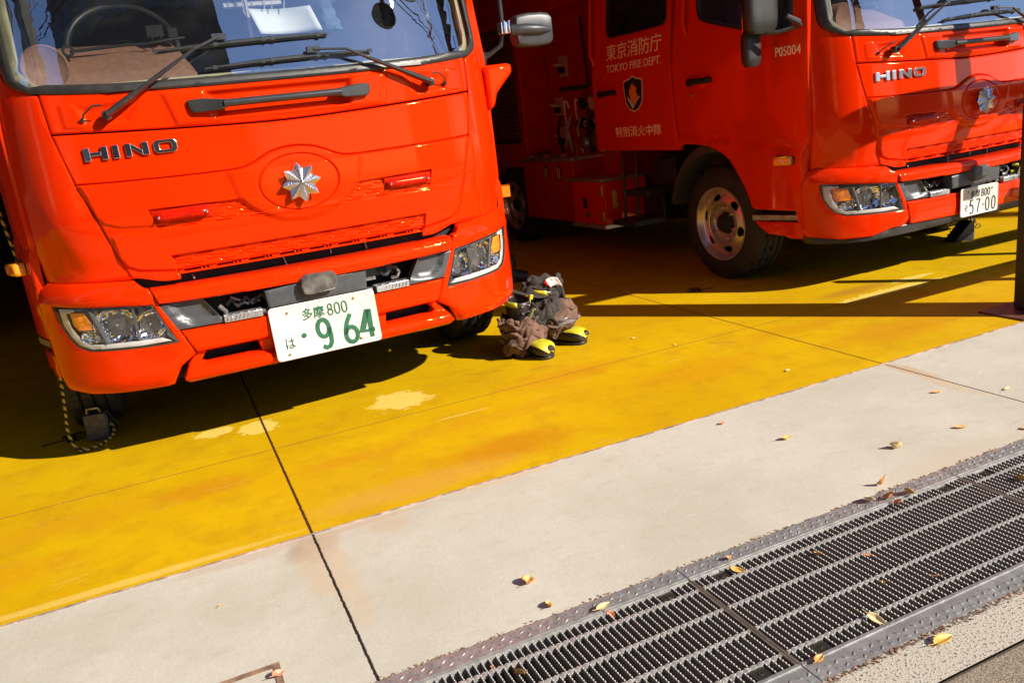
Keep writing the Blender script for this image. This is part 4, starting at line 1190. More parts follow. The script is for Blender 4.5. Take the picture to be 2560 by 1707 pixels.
    for lo_, hi_ in (((-.33, .085, .585), (-.23, .10, .592)), ((.21, .07, .585), (.26, .10, .60)), ((.30, .10, .595), (.33, .12, .61))):
        cl = MB(); cl.b2(lo_, hi_); cl.build('bracket', 'pipe', T)
    cl = MB()
    for i in range(9):
        x = -.36 + .02 * i; cl.tube([(x, .07, .60 + .02 * math.sin(i * 2.1)), (x + .02, .065, .60 + .02 * math.sin(i * 2.1 + 2))], .007, 6)
    cl.b2((.22, .075, .60), (.34, .11, .64)); cl.lathe([(.06, .022), (.05, .024), (.045, .012)], 14, 'y', (.30, 0, .618))
    cl.b2((-.60, .11, .70), (.60, .13, .708))
    cl.build('engine_parts', 'rubber', T)
    # plates
    if kind == 'A': plate(T, 'large', (0.0, -.018, .452))
    else: plate(T, 'small', (0.0, -.020, .470))
    # chassis below; last two boxes added, unseen, to keep sun from passing under
    ch = MB(); ch.b2((-.42, .5, .42), (-.34, 7.3, .60)); ch.b2((.34, .5, .42), (.42, 7.3, .60)); ch.b2((-.6, .22, .40), (.6, 1.0, .50)); ch.b2((-.9, .95, .30), (.9, 1.05, .40)); ch.b2((-.5, 1.2, .32), (.5, 2.2, .9)); ch.b2((.45, 1.7, .26), (1.0, 3.5, .75)); ch.b2((-.45, 2.3, .30), (.45, 2.5, .8))
    ch.build('chassis', 'void', T)
    # wheels
    zw = .365 if kind == 'A' else .365 + .072
    wh = wheel(T, -1.075, 1.005, zw); mirror_mesh(wh)
    wr = wheel(T, -1.075, 4.05, zw); mirror_mesh(wr)
    # wipers
    wiper(T, (-.628, 1.362), (-.287, 1.562), (-.19, 1.600), (-.42, 1.566), (.222, 1.586), .004)
    wiper(T, (.622, 1.366), (.275, 1.520), (.150, 1.528), (.382, 1.508), (-.262, 1.490), .006)
    # --- cab inside
    da = MB()
    da.b2((-.84, .17, 1.40), (.84, .62, 1.475)); da.build('dash_top', 'dashgrey', T, True, 40, .02)
    db = MB()
    vs = []; fs = []
    xs = np.linspace(-.84, -.27, 20)
    prof = [(.22, 1.475), (.235, 1.520), (.26, 1.535), (.36, 1.605), (.40, 1.612), (.44, 1.640), (.47, 1.650), (.50, 1.64), (.52, 1.48)]
    for i, x in enumerate(xs):
        t = i / 19; taper = 1 - .55 * max(0, (t - .86) / .14) ** 2 - .25 * max(0, (.1 - t) / .1) ** 2
        for (yy, zz) in prof: vs.append((x, yy + .02 * max(0, (t - .8)), 1.475 + (zz - 1.475) * taper))
    n = len(prof)
    for i in range(19):
        for k in range(n - 1): fs.append((i * n + k, (i + 1) * n + k, (i + 1) * n + k + 1, i * n + k + 1))
    db.add(vs, fs + [tuple(range(n)), tuple(range(19 * n, 20 * n))])
    dsh = db.build('dashboard', 'dash', T, True, 50)
    sp = MB(); sp.lathe([(.235, .001), (.228, .070), (.222, .076), (.24, .084), (.30, .085)], 36, 'y', (-.795, 0, 1.556)); sp.build('speaker_cover', 'dash', dsh)
    wv = MB()
    for i in range(12): wv.b2((-.60 + i * .035, .185, 1.476), (-.58 + i * .035, .20, 1.478))
    for i in range(14): wv.b2((-.12 + i * .035, .185, 1.476), (-.10 + i * .035, .20, 1.478))
    wv.build('air_vent', 'void', T)
    cb = MB(); cb.tube([(-.70, .33, 1.618), (-.62, .33, 1.622), (-.50, .34, 1.630), (-.42, .33, 1.628), (-.33, .34, 1.640), (-.28, .36, 1.645)], .006, 6)
    cb.lathe([(0, .022), (-.012, .022), (-.012, .012)], 16, 'y', (-.706, .315, 1.618)); cb.build('cable', 'cable', T)
    dv = MB(); dv.b2((-.415, .37, 1.655), (-.352, .43, 1.700)); dv.b2((-.335, .38, 1.650), (-.300, .42, 1.686))
    dv.tube([(-.40, .37, 1.66), (-.40, .35, 1.63), (-.38, .35, 1.62), (-.365, .35, 1.64), (-.37, .37, 1.66)], .003, 5); dv.tube([(-.318, .38, 1.65), (-.32, .36, 1.63), (-.34, .35, 1.62)], .002, 5)
    dv.build('transponder', 'rubber', T, True, 40, .006)
    stw = MB(); tor = []
    for k in range(41):
        a = 2 * math.pi * k / 40; tor.append((-.50 + .215 * math.cos(a), .66 + .10 * math.sin(a), 1.655 + .185 * math.sin(a)))
    stw.tube(tor, .016, 10, False); stw.tube([(-.70, .66, 1.66), (-.50, .70, 1.62), (-.30, .66, 1.66)], .02, 8); stw.lathe([(.62, .05), (.66, .06), (.70, .05)], 20, 'y', (-.50, 0, 1.63))
    stw.build('steering_wheel', 'rubber', T)
    se = MB()
    for cx_ in (-.50, .52):
        se.box((cx_, 1.15, 1.50), (.46, .45, .14)); se.box((cx_, 1.40, 1.85), (.44, .14, .70), Matrix.Rotation(R(-10), 3, 'X')); se.box((cx_, 1.50, 2.22), (.26, .10, .18))
    se.build('seat', 'navy', T, True, 40, .04)
    gl = MB(); gl.tube([(-.90, .30, 1.50), (-.89, .30, 1.54), (-.875, .32, 1.56)], .015, 8); gl.build('pillar_fitting', 'dull_white', T)
    if kind == 'A':
        pp = MB(); vs = []; fs = []
        for i in range(13):
            for j in range(7):
                u = i / 12; v = j / 6
                vs.append((-.025 + .255 * u + .03 * v, .285 + .05 * math.sin(u * 3.1) - .03 * v, 1.728 - .102 * v))
        for i in range(12):
            for j in range(6): fs.append((i * 7 + j, (i + 1) * 7 + j, (i + 1) * 7 + j + 1, i * 7 + j + 1))
        pp.add(vs, fs); board = pp.build('paper_sheet', 'paper', T, True, 60)
        sol = board.modifiers.new('s', 'SOLIDIFY'); sol.thickness = .002
        ps = MB()
        for xx in (.045, .075, .125): ps.tube([(xx, .30, 1.725), (xx + .01, .31, 1.77), (xx - .005, .33, 1.84)], .0025, 5)
        ps.tube([(-.03, .33, 1.84), (-.035, .32, 1.72), (-.02, .32, 1.69), (.0, .33, 1.70)], .003, 5)
        ps.tube([(-.015, .36, 2.0), (-.018, .34, 1.62)], .008, 6); ps.tube([(-.1, .40, 1.76), (.14, .42, 1.765)], .012, 6)
        ps.build('hanging_wires', 'dull_white', board)
        sl = MB(); vs = []; fs = []
        for i in range(15):
            t = i / 14; c_ = Vector((.33 + .06 * t, .62 - .05 * t, 1.86 - .20 * t))
            for k in range(16):
                a = 2 * math.pi * k / 16; rr_ = .052 - .012 * t + .005 * math.sin(5 * a + 9 * t) + .006 * math.sin(26 * t + 2 * a)
                vs.append(c_ + Vector((rr_ * math.cos(a), rr_ * math.sin(a), 0)))
        for i in range(14):
            for k in range(16): fs.append((i * 16 + k, i * 16 + (k + 1) % 16, (i + 1) * 16 + (k + 1) % 16, (i + 1) * 16 + k))
        sl.add(vs, fs + [tuple(range(14 * 16, 15 * 16))]); sl.build('hung_jacket_sleeve', 'denim', T)
        mr = MB(); mr.lathe([(0, .001), (-.01, .045), (-.03, .062), (-.05, .060), (-.055, .001)], 28, 'y', (.570, .02, 1.735))
        mi = mr.build('kerb_mirror', 'winpane', T); mr = MB(); mr.tube([(.57, .0, 1.78), (.575, .02, 1.95), (.60, .12, 2.2)], .010, 8); mr.build('mirror_arm', 'rubber', mi)
    # outside mirrors
    if True:
        mm = MB()
        # near-side mirror: round rod, clamp and grey housing
        rod = [(1.16, .36, 1.500), (1.215, .34, 1.535), (1.235, .34, 1.60), (1.235, .34, 2.2)]
        mm.tube([(1.02, .40, 1.472), (1.10, .38, 1.478), (1.16, .36, 1.500)], .016, 10); mm.tube(rod, .012, 10)
        arm_ = mm.build('mirror_stay', 'arm', T)
        m2 = MB(); m2.tube([(1.00, .40, 1.475), (1.14, .38, 1.48)], [(.04, .03)] * 2, 10); m2.build('stay_base', 'void', arm_)
        m3 = MB(); m3.box((1.235, .325, 1.612), (.05, .05, .055)); m3.box((1.265, .315, 1.60), (.035, .02, .03)); m3.tube([(1.225, .295, 1.585), (1.225, .295, 1.645)], .007, 8); m3.tube([(1.25, .295, 1.585), (1.25, .295, 1.645)], .007, 8)
        m3.build('clamp', 'chrome', arm_, True, 30, .004)
        hs = MB(); vs = []; fs = []
        prof = [(1.292, .05), (1.296, .066), (1.310, .074), (1.36, .080), (1.43, .080), (1.472, .075), (1.486, .062), (1.489, .03)]
        for x, hh in prof:
            for k in range(16):
                a = 2 * math.pi * k / 16; ca, sa = math.cos(a), math.sin(a)
                ca = math.copysign(abs(ca) ** .4, ca); sa = math.copysign(abs(sa) ** .3, sa)
                vs.append((x, .335 - .045 * ca * (1 if hh > .03 else .4), 1.585 + hh * sa + .01))
        for i in range(len(prof) - 1):
            for k in range(16): fs.append((i * 16 + k, i * 16 + (k + 1) % 16, (i + 1) * 16 + (k + 1) % 16, (i + 1) * 16 + k))
        hs.add(vs, fs + [tuple(range(16)), tuple(range(7 * 16, 8 * 16))])
        hs.tube([(1.262, .310, 1.598), (1.29, .305, 1.598), (1.34, .292, 1.597), (1.42, .288, 1.592), (1.475, .295, 1.588)], [.024, .028, .028, .024, .012], 14)
        mi = hs.build('outside_mirror', 'trim', T, True, 45)
        MY = .20
        m4 = MB(); m4.box((1.39, .385, 1.595), (.16, .004, .10)); m4.build('mirror_glass', 'chrome', mi)
        for o_ in (arm_, mi): o_.location = (-.015, .19, -.005)
    # driver side mirror pair (x<0)
    mm = MB()
    mm.tube([(-1.00, .35, 1.55), (-1.06, .30, 1.565), (-1.13, .31, 1.60)], [.014, .016, .012], 8)
    mm.tube([(-1.02, .36, 1.545), (-1.08, .42, 1.532), (-1.16, .52, 1.535)], .011, 8)
    sm_ = mm.build('mirror_stay', 'trim', T)
    def housing(c, hx, hy, hz, name, par, rx=.3):
        b = MB(); vs = []; fs = []
        rows = 9
        for i in range(rows):
            t = -1 + 2 * i / (rows - 1); kx = (1 - abs(t) ** 6 * .35)
            for k in range(20):
                a = 2 * math.pi * k / 20; ca, sa = math.cos(a), math.sin(a)
                ca = math.copysign(abs(ca) ** .55, ca); sa = math.copysign(abs(sa) ** .55, sa)
                vs.append((c[0] + hx * kx * ca, c[1] + hy * kx * sa, c[2] + hz * t))
        for i in range(rows - 1):
            for k in range(20): fs.append((i * 20 + k, i * 20 + (k + 1) % 20, (i + 1) * 20 + (k + 1) % 20, (i + 1) * 20 + k))
        b.add(vs, fs + [tuple(range(20)), tuple(range((rows - 1) * 20, rows * 20))])
        return b.build(name, 'rubber', par, True, 50)
    hm = housing((-1.20, .435, 1.665), .105, .045, .135, 'outside_mirror', T)
    g_ = MB(); g_.box((-1.20, .482, 1.665), (.17, .004, .22)); g_.build('mirror_glass', 'chrome', hm)
    housing((-1.215, .500, 1.462), .055, .035, .095, 'lower_mirror', T)
    # raised wing beside the cowl, near side
    fn = MB()
    pr = [(.975, 1.425), (1.115, 1.428), (1.118, 1.385), (1.075, 1.345), (1.030, 1.30), (1.010, 1.24), (.975, 1.22)]
    fn.prism(pr, .255, .42, 'y'); fn.build('corner_wing', 'red', T, True, 40, .02)
    # --- bodywork behind the cab
    bd = MB()
    bd.b2((-.80, 2.50, .60), (.80, 7.2, 2.55)); bd.b2((-1.09, 4.9, .60), (1.09, 7.2, 2.6)); bd.b2((-1.10, 2.46, 2.05), (1.10, 7.2, 2.60))
    bd.b2((-1.08, 3.62, .92), (-.80, 3.72, 2.05)); bd.b2((.80, 2.5, .60), (1.09, 4.9, 2.05)); bd.b2((-1.08, 3.72, .80), (-.80, 4.9, 1.02))
    body = bd.build('bodywork', 'red_dull', T, True, 30, .01)
    bx = MB(); bx.b2((-1.09, 2.80, .345), (-.5, 3.72, .850)); locker = bx.build('side_locker', 'red_dull', T, True, 30, .006)
    tp = MB(); tp.b2((-1.11, 2.78, .852), (-.55, 3.74, .880)); tp.build('tread_plate', 'rim', locker, True, 30, .003)
    for yy in (3.03, 3.26):
        la = MB(); la.b2((-1.10, yy - .022, .70), (-1.088, yy + .022, .82)); q = la.build('latch', 'void', locker, True, 30, .003)
        la = MB(); la.tube([(-1.104, yy - .016, .71), (-1.104, yy - .016, .80)], .003, 6); la.tube([(-1.104, yy + .016, .71), (-1.104, yy + .016, .80)], .003, 6); la.build('latch_bar', 'dull_white', locker)
    bx = MB(); bx.b2((-1.12, 2.30, .355), (-.72, 2.795, .690)); lk2 = bx.build('step_locker', 'red', T, True, 30, .006)
    tp = MB(); tp.b2((-1.14, 2.29, .692), (-.70, 2.86, .718)); tp.build('tread_plate', 'rim', lk2, True, 30, .003); tp = MB(); tp.b2((-1.145, 2.285, .325), (-.66, 2.80, .356)); tp.build('tread_plate', 'rim', lk2, True, 30, .003)
    for (yy, zz, hh) in ((2.345, .625, .085), (2.345, .42, .085)):
        la = MB(); la.box((-1.124, yy, zz), (.008, .028, hh)); la.build('hinge', 'alu', lk2, True, 30, .003)
    la = MB(); la.box((-1.03, 2.292, .55), (.04, .012, .135)); q = la.build('side_reflector', 'yellow', lk2, True, 30, .014)
    la = MB(); la.box((-1.124, 2.60, .52), (.008, .05, .085)); la.build('latch', 'void', lk2, True, 30, .004)
    la = MB(); la.lathe([(-.010, .001), (-.008, .022), (0, .024)], 16, 'x', (-1.12, 2.57, .425)); la.build('round_catch', 'trim', lk2)
    # two black folding steps below the rear door
    sp = MB(); sp.b2((-1.12, 1.72, .595), (-.86, 2.0, .64)); sp.b2((-1.15, 1.86, .372), (-.88, 2.16, .415))
    for yy in (1.95, 2.12): sp.tube([(-1.06, yy, .40), (-1.04, yy, .92)], .012, 8)
    sp.b2((-.88, 1.70, .62), (-.86, 1.98, .84)); sp.b2((-.90, 1.84, .40), (-.88, 2.1, .60))
    sp.build('folding_step', 'rubber', T, True, 30, .004)
    # pump bay fittings
    pb = MB()
    for i in range(34): pb.b2((-.79, 3.74 + i * .034, 1.06), (-.775, 3.762 + i * .034, 1.07))
    rib = MB()
    for i in range(30): rib.tube([(-1.06, 3.72, 1.08 + i * .033), (-1.06, 4.88, 1.08 + i * .033)], (.016), 6)
    rib.build('roller_shutter', 'shutter', body, True, 30)
    lb = MB()
    for (yy, zz, a, b) in ((3.30, 1.37, .16, .17), (3.46, 1.22, .14, .16), (3.34, .98, .18, .14), (3.46, 1.62, .16, .20)):
        lb = MB(); lb.box((-.795, yy, zz), (.008, a, b)); lb.build('label_plate', 'label', body)
    hk = MB()
    for yy in (3.24, 3.05):
        hk = MB(); hk.tube([(-.85, yy - .05, 1.27), (-.86, yy - .045, 1.33), (-.86, yy, 1.345), (-.86, yy + .01, 1.31), (-.86, yy, 1.15), (-.86, yy + .015, 1.08), (-.86, yy, 1.02), (-.86, yy - .03, 1.0)], .008, 8); hk.build('hose_hook', 'dull_white', body)
    for yy in (3.16, 2.98): hk = MB(); hk.tube([(-.83, yy, .97), (-.83, yy, .86), (-.84, yy + .02, .84)], .005, 6); hk.build('hose_hook', 'dull_white', body)
    random.seed(3)
    for i in range(30):
        yy = random.uniform(2.56, 2.98); zz = random.uniform(.92, 1.36); rr_ = random.uniform(.018, .045)
        nm, mt_ = (('pressure_gauge', 'label'), ('valve', 'void'), ('hose_outlet', 'brass'), ('valve', 'void'))[i % 4]
        q = MB(); q.lathe([(-.80, rr_ * .8), (-.85, rr_), (-.87, rr_ * .9), (-.875, rr_ * .3)], 16, 'x', (0, yy, zz))
        if i % 3 == 0: q.tube([(-.86, yy, zz), (-.88, yy + .05, zz + .02), (-.86, yy + .12, zz - .02)], .010, 8)
        q.build(nm, mt_, body)
    for (yy, zz, w_, h_) in ((3.30, 1.63, .10, .12), (3.44, 1.30, .09, .10), (3.42, 1.03, .10, .13)):
        q = MB(); q.box((-.80, yy, zz), (.012, w_ + .04, h_ + .05)); q.build('control_plate', 'label', body)
        q = MB(); q.tube([(-.82, yy - .03, zz), (-.88, yy - .03, zz + .02), (-.88, yy + .03, zz + .02), (-.82, yy + .03, zz)], .007, 8); q.build('pull_handle', 'dull_white', body)
        q = MB(); q.lathe([(-.80, .03), (-.85, .028), (-.86, .01)], 14, 'x', (0, yy, zz - .03)); q.build('knob', 'void', body)
    for k in range(5):
        q = MB(); yy = 2.60 + k * .17; q.tube([(-.90, yy, .90), (-.92, yy + .02, 1.10), (-.88, yy + .01, 1.22)], .014, 8); q.build('drain_lever', ('pipe', 'void', 'brass')[k % 3], body)
    for k in range(8):
        q = MB(); yy = 2.86 + k * .10; q.tube([(-1.06, yy, .895), (-1.06, yy + .07, .895)], .012, 8); q.build('hose_coupling', ('brass', 'label', 'pipe')[k % 3], body)
    for (yy, zz) in ((2.62, 1.30), (2.74, 1.29)):
        q = MB(); q.lathe([(-.80, .055), (-.86, .055), (-.87, .045), (-.868, .001)], 26, 'x', (-.03, yy, zz)); q.build('pressure_gauge', 'label', body)
    for (yy, zz, k) in ((2.66, 1.02, 1.0), (2.87, .99, .85)):
        q = MB(); q.lathe([(-.8, .09 * k), (-.88, .085 * k), (-.92, .06 * k), (-.93, .01)], 24, 'x', (-.02, yy, zz)); q.build('hose_outlet', 'pipe', body)
    vb = MB(); vb.b2((-.82, 2.50, .90), (-.79, 3.60, 1.40)); vb.build('pump_panel', 'void', body) if False else None
    pl = MB(); pl.tube([(-.86, 2.86, 1.98), (-.86, 2.82, 1.42)], .012, 8); pl.tube([(-1.05, 2.56, 1.42), (-1.05, 2.95, 1.43)], .02, 8); pl.build('pole', 'rubber', body)
    # door lettering and crest on the rear door
    def side_text(body_, box, par, mat, bold):
        V, Fc = text_flat(body_, (0, 0, 1, 1), .0012, bold)
        m = MB(); (ya, za), (yb, zb_) = box   # top-left (larger y) and bottom-right
        vs = []
        for u, v, dd in V:
            yy = ya + (yb - ya) * u; zz = zb_ + (za - zb_) * v
            vs.append((-(sideF(yy, zz) + .0012 - dd + .0006), yy, zz))
        m.add(vs, Fc); return m.build('door_lettering', mat, par, False)
    side_text('東京消防庁', ((2.165, 1.680), (1.490, 1.568)), rdoor, 'gold', .004)
    side_text('TOKYO FIRE DEPT.', ((2.165, 1.537), (1.493, 1.484)), rdoor, 'gold', .004)
    side_text('特別消火中隊', ((2.098, 1.096), (1.532, 1.022)), rdoor, 'gold', .008)
    side_text('P05004', ((.478, 1.455), (.334, 1.405)), door, 'gold', .0)
    def sprism(poly, par, name, mat, o):
        m = MB(); n = len(poly)
        m.add([(-(sideF(a, b) + o), a, b) for a, b in poly], [tuple(range(n))]); return m.build(name, mat, par, False)
    sh_ = [(0, 1.0), (.35, .92), (.75, .90), (1.0, .86), (.98, .55), (.85, .25), (.5, .08), (0, 0)]
    def crest(k, o=0): return [(1.832 - .118 * k * a, 1.190 + .125 * (1 - k) + .25 * k * b) for a, b in sh_] + [(1.832 + .118 * k * a, 1.190 + .125 * (1 - k) + .25 * k * b) for a, b in reversed(sh_[1:-1])]
    cr = rdoor; sprism(crest(1.0), rdoor, 'crest', 'gold', .0015); sprism(crest(.93), cr, 'crest_field', 'void', .003)
    cb_ = crest(.93); low = [(a, min(b, 1.285)) for a, b in cb_]
    fl = []
    for k in range(24):
        a = 2 * math.pi * k / 24; rr_ = (.062, .050, .058, .040)[k % 4]; fl.append((1.832 + rr_ * math.sin(a) * .9, 1.330 + rr_ * math.cos(a) * 1.35 - .02))
    sprism(fl, cr, 'crest_flower', 'amber', .0045)
    sprism([(1.85 + .0, 1.21), (1.755, 1.29), (1.765, 1.30), (1.832, 1.245), (1.90, 1.30), (1.91, 1.29)], cr, 'crest_chevron', 'dull_white', .0045)
    return T
# ------------------------------------------------------------------ ground
def sheet(name, x0, x1, y0, y1, z, mat, nx=1, ny=1):
    vs = [(x0 + (x1 - x0) * i / nx, y0 + (y1 - y0) * j / ny, z) for j in range(ny + 1) for i in range(nx + 1)]
    fs = [(j * (nx + 1) + i, j * (nx + 1) + i + 1, (j + 1) * (nx + 1) + i + 1, (j + 1) * (nx + 1) + i) for j in range(ny) for i in range(nx)]
    return tag(mesh(name, vs, fs, mat, None, False), kind='structure')
YD0, YD1 = 1.100, 1.612      # drain, outer edges of its frame
sheet('yellow_floor', -6, 14, 2.432, 14, 0, 'yfloor')
sheet('pavement', -80, 80, YD1, 2.424, 0, 'concrete')
sheet('ground', -80, -6, 2.424, 80, -.004, 'concrete'); sheet('ground', 14, 80, 2.424, 80, -.004, 'concrete'); sheet('ground', -6, 14, 14, 80, -.004, 'concrete')
sheet('kerb_strip', -80, 80, .980, YD0, 0, 'aggregate')
sheet('road', -80, 80, -80, .980, -.006, 'asphalt')
# channel under the grating
ch = MB(); ch.b2((-80, YD0 + .004, -.30), (80, YD1 - .004, -.28)); ch.b2((-80, YD0, -.30), (80, YD0 + .03, -.034)); ch.b2((-80, YD1 - .03, -.30), (80, YD1, -.034))
tag(ch.build('drain_channel', 'trench', None, False), kind='structure')
# thin steel edging between paint and concrete
e = MB()
random.seed(11)
xs = np.arange(-6, 14, .05)
vs = []; fs = []
for i, x in enumerate(xs):
    j1 = random.uniform(-.0016, .0010); j2 = random.uniform(-.001, .001); zz = random.uniform(.0012, .0028)
    vs += [(x, 2.424 + j2, zz), (x, 2.433 + j1, zz), (x, 2.433 + j1, -.01), (x, 2.424 + j2, -.01)]
for i in range(len(xs) - 1):
    for a, b in ((0, 1), (1, 2), (3, 0)): fs.append((4 * i + a, 4 * i + b, 4 * i + 4 + b, 4 * i + 4 + a))
e.add(vs, fs)
tag(e.build('floor_edging', simple('edging_steel', (.42, .33, .29), .5, .3, 0, .45, 25), None, False), kind='structure')
# sunken lid corner near the lower edge of the view
L = MB()
L.b2((-.30, 1.630, -.012), (.024, 1.800, -.003))
lid = L.build('meter_lid', 'concrete', None, False)
tag(lid, 'small square inspection lid with rusty sunken edge in the pale concrete', 'lid')
L = MB(); L.b2((-.315, 1.800, -.004), (.040, 1.816, .0022)); L.b2((.024, 1.628, -.004), (.040, 1.800, .0022))
L.build('lid_edge', 'wood_edge', lid, False)

# ------------------------------------------------------------------ drain frame and gratings
def drain_frame(x0, x1, y0, y1, inner_hi):
    """checkered steel angle; bright upstand toward the grating"""
    m = MB()
    m.b2((x0 + .0015, y0, -.03), (x1 - .0015, y1, .0015))
    yb = (y1 - .004, y1) if inner_hi else (y0, y0 + .004)
    if inner_hi: m.b2((x0 + .0015, y1 + .0005, -.035), (x1 - .0015, y1 + .006, .0035))
    else: m.b2((x0 + .0015, y0 - .006, -.035), (x1 - .0015, y0 - .0005, .0035))
    n = int((x1 - x0) / .0248)
    for i in range(n):
        xc = x0 + (i + .5) * (x1 - x0) / n
        for j, yy in enumerate((y0 + .012, y0 + .030)):
            a = R(38 if (i + j) % 2 else -38)
            xo = xc + (.006 if j else -.006)
            c, s = math.cos(a), math.sin(a)
            P = [(-.0070, 0), (0, -.0019), (.0070, 0), (0, .0019)]
            base = [(xo + p * c - q * s, yy + p * s + q * c, .0015) for p, q in [(p * 1.15, q * 1.5) for p, q in P]]
            top = [(xo + p * c - q * s, yy + p * s + q * c, .0033) for p, q in P]
            m.add(base + top, [(4, 5, 6, 7)] + [(k, (k + 1) % 4, (k + 1) % 4 + 4, k + 4) for k in range(4)])
    return m
def grating(x0, x1):
    """serrated bars running across the drain on five lengthwise rods"""
    root = empty('drain_grating', ((x0 + x1) / 2, 1.36, 0)); ox = (x0 + x1) / 2; oy = 1.36
    ya, yb = 1.168, 1.552
    pitch = .01868
    nb = int(round((x1 - x0 - .016) / pitch)); xs = [x0 + .008 + (i + .5) * (x1 - x0 - .016) / nb for i in range(nb)]
    skip = lambda x: min(abs(x - (x0 + .081)), abs(x - (x1 - .081))) < .020
    m = MB(); teeth = 42
    for x in xs:
        y0, y1 = (1.213, 1.507) if skip(x) else (ya, yb)
        n = int(teeth * (y1 - y0) / .384) * 2
        wt = .0013
        vs = []; fs = []
        for k in range(n + 1):
            y = y0 + (y1 - y0) * k / n; z = -.0005 if k % 2 == 0 else -.0032
            vs += [(x - wt - ox, y - oy, z), (x + wt - ox, y - oy, z), (x + wt - ox, y - oy, -.030), (x - wt - ox, y - oy, -.030)]
        for k in range(n):
            for a, b in ((0, 1), (1, 2), (3, 0)): fs.append((4 * k + a, 4 * k + b, 4 * k + 4 + b, 4 * k + 4 + a))
        m.add(vs, fs)
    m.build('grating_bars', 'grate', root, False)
    m = MB()
    for yy in (1.508, 1.411, 1.313, 1.211):
        pts = []
        N = 2 * nb
        vs = []; fs = []
        for k in range(N + 1):
            x = x0 + .008 + (x1 - x0 - .016) * k / N; hw_ = .0024 if k % 2 else .0044
            vs += [(x - ox, yy - hw_ - oy, -.0018 if k % 2 else .0006), (x - ox, yy + hw_ - oy, -.0018 if k % 2 else .0006), (x - ox, yy + hw_ - oy, -.014), (x - ox, yy - hw_ - oy, -.014)]
        for k in range(N):
            for a, b in ((0, 1), (1, 2), (3, 0)): fs.append((4 * k + a, 4 * k + b, 4 * k + 4 + b, 4 * k + 4 + a))
        m.add(vs, fs)
    for yy in (ya - .002, yb + .002):
        m.b2((x0 + .003 - ox, yy - .0025 - oy, -.030), (x1 - .003 - ox, yy + .0025 - oy, -.0005))
    m.build('cross_rods', 'rod', root, False)
    for xx in (x0 + .0036, x1 - .0036):
        m = MB(); m.b2((xx - .0033 - ox, ya - oy, -.030), (xx + .0033 - ox, yb - oy, -.001)); m.build('end_bar', 'end_steel', root, False)
    for xx in (x0 + .081, x1 - .081):
        for yy in (1.1905, 1.530):
            b = MB(); b.b2((xx - .0205 - ox, yy - .019 - oy, -.0135), (xx + .0205 - ox, yy + .019 - oy, -.006))
            for i in range(11):
                for j in range(10):
                    b.b2((xx - .0185 + i * .0034 - ox, yy - .017 + j * .0034 - oy, -.006), (xx - .0170 + i * .0034 - ox, yy - .0155 + j * .0034 - oy, -.0050))
            b.lathe([(-.0058, .006), (-.0042, .005), (-.0045, .003), (-.008, .0028)], 10, 'z', (xx - ox, yy - oy, 0))
            b.build('bolt_pad', 'darksteel', root, False)
    return root
SEG = [-.904 - .97, -.904, .066, 1.036, 2.004, 2.972, 3.94, 4.91]
glab = ['black steel drain grating past the lower frame edge, before the first seam', 'black steel drain grating at the near end of the visible drain',
        'black steel drain grating touching the lower edge, holding the leaf lying upright in a slot', 'middle black steel drain grating with a yellow leaf on its corner pad',
        'black steel drain grating farthest along, under the small leaf cluster', 'black steel drain grating at the far end beyond the leaf cluster', 'last black steel drain grating far along the channel']
for i in range(len(SEG) - 1):
    if SEG[i + 1] < .1 or SEG[i] > 2.9: continue
    g = grating(SEG[i] + .0006, SEG[i + 1] - .0006)
    tag(g, {2: 'ribbed steel drain grating nearest the viewer, before the dark cross seam', 3: 'ribbed steel drain grating past the dark cross seam, its far corner under the leaf cluster',
            4: 'ribbed steel drain grating beyond the leaf cluster, second one past the dark cross seam', 5: 'ribbed steel drain grating farthest along the channel, past the picture edge'}[i], 'drain grating', 'steel gratings over the roadside drain')
    for nm, y0, y1, hi in (('far', 1.566, YD1, False), ('near', YD0, 1.156, True)):
        m = drain_frame(SEG[i], SEG[i + 1], y0, y1, hi)
        o = m.build('checkered_edging', 'steel', None, False)
        side = 'along the pale concrete pavement' if nm == 'far' else 'along the speckled kerb strip'
        tag(o, 'checkered steel drain frame strip %s, %s' % (side, {2: 'the piece nearest the viewer', 3: 'the middle piece', 4: 'the piece past the leaf cluster', 5: 'the farthest piece'}[i]), 'drain frame', 'checkered steel strips framing the drain')

# debris packed along the frame edges
m = MB(); random.seed(21)
for k in range(700):
    x = random.uniform(.2, 4.0); near = random.random() < .62
    y = random.gauss(1.094, .006) if near else random.gauss(1.616, .0035)
    if near and y > 1.0995: y = 1.0995
    s = random.uniform(.001, .0036 if near else .0022)
    m.box((x, y, s * .4), (s * random.uniform(1, 2.4), s, s * .6), Matrix.Rotation(random.uniform(0, 3), 3, 'Z'))
tag(m.build('leaf_litter', 'litter', None, False), kind='stuff', label='brown crumbs of litter and soil along the drain edges')
m = MB()
for k in range(900):
    x = random.uniform(.2, 4.0); near = random.random() < .5
    y = random.gauss(1.090, .008) if near else random.gauss(1.6165, .0035)
    if near and y > 1.0995: y = 1.0995
    s = random.uniform(.0015, .004)
    m.box((x, y, s * .3), (s * random.uniform(1, 3), s, s * .5), Matrix.Rotation(random.uniform(0, 3), 3, 'Z'))
tag(m.build('soil_crumbs', 'wood_edge', None, False), kind='stuff', label='dark soil packed along the steel drain edges')

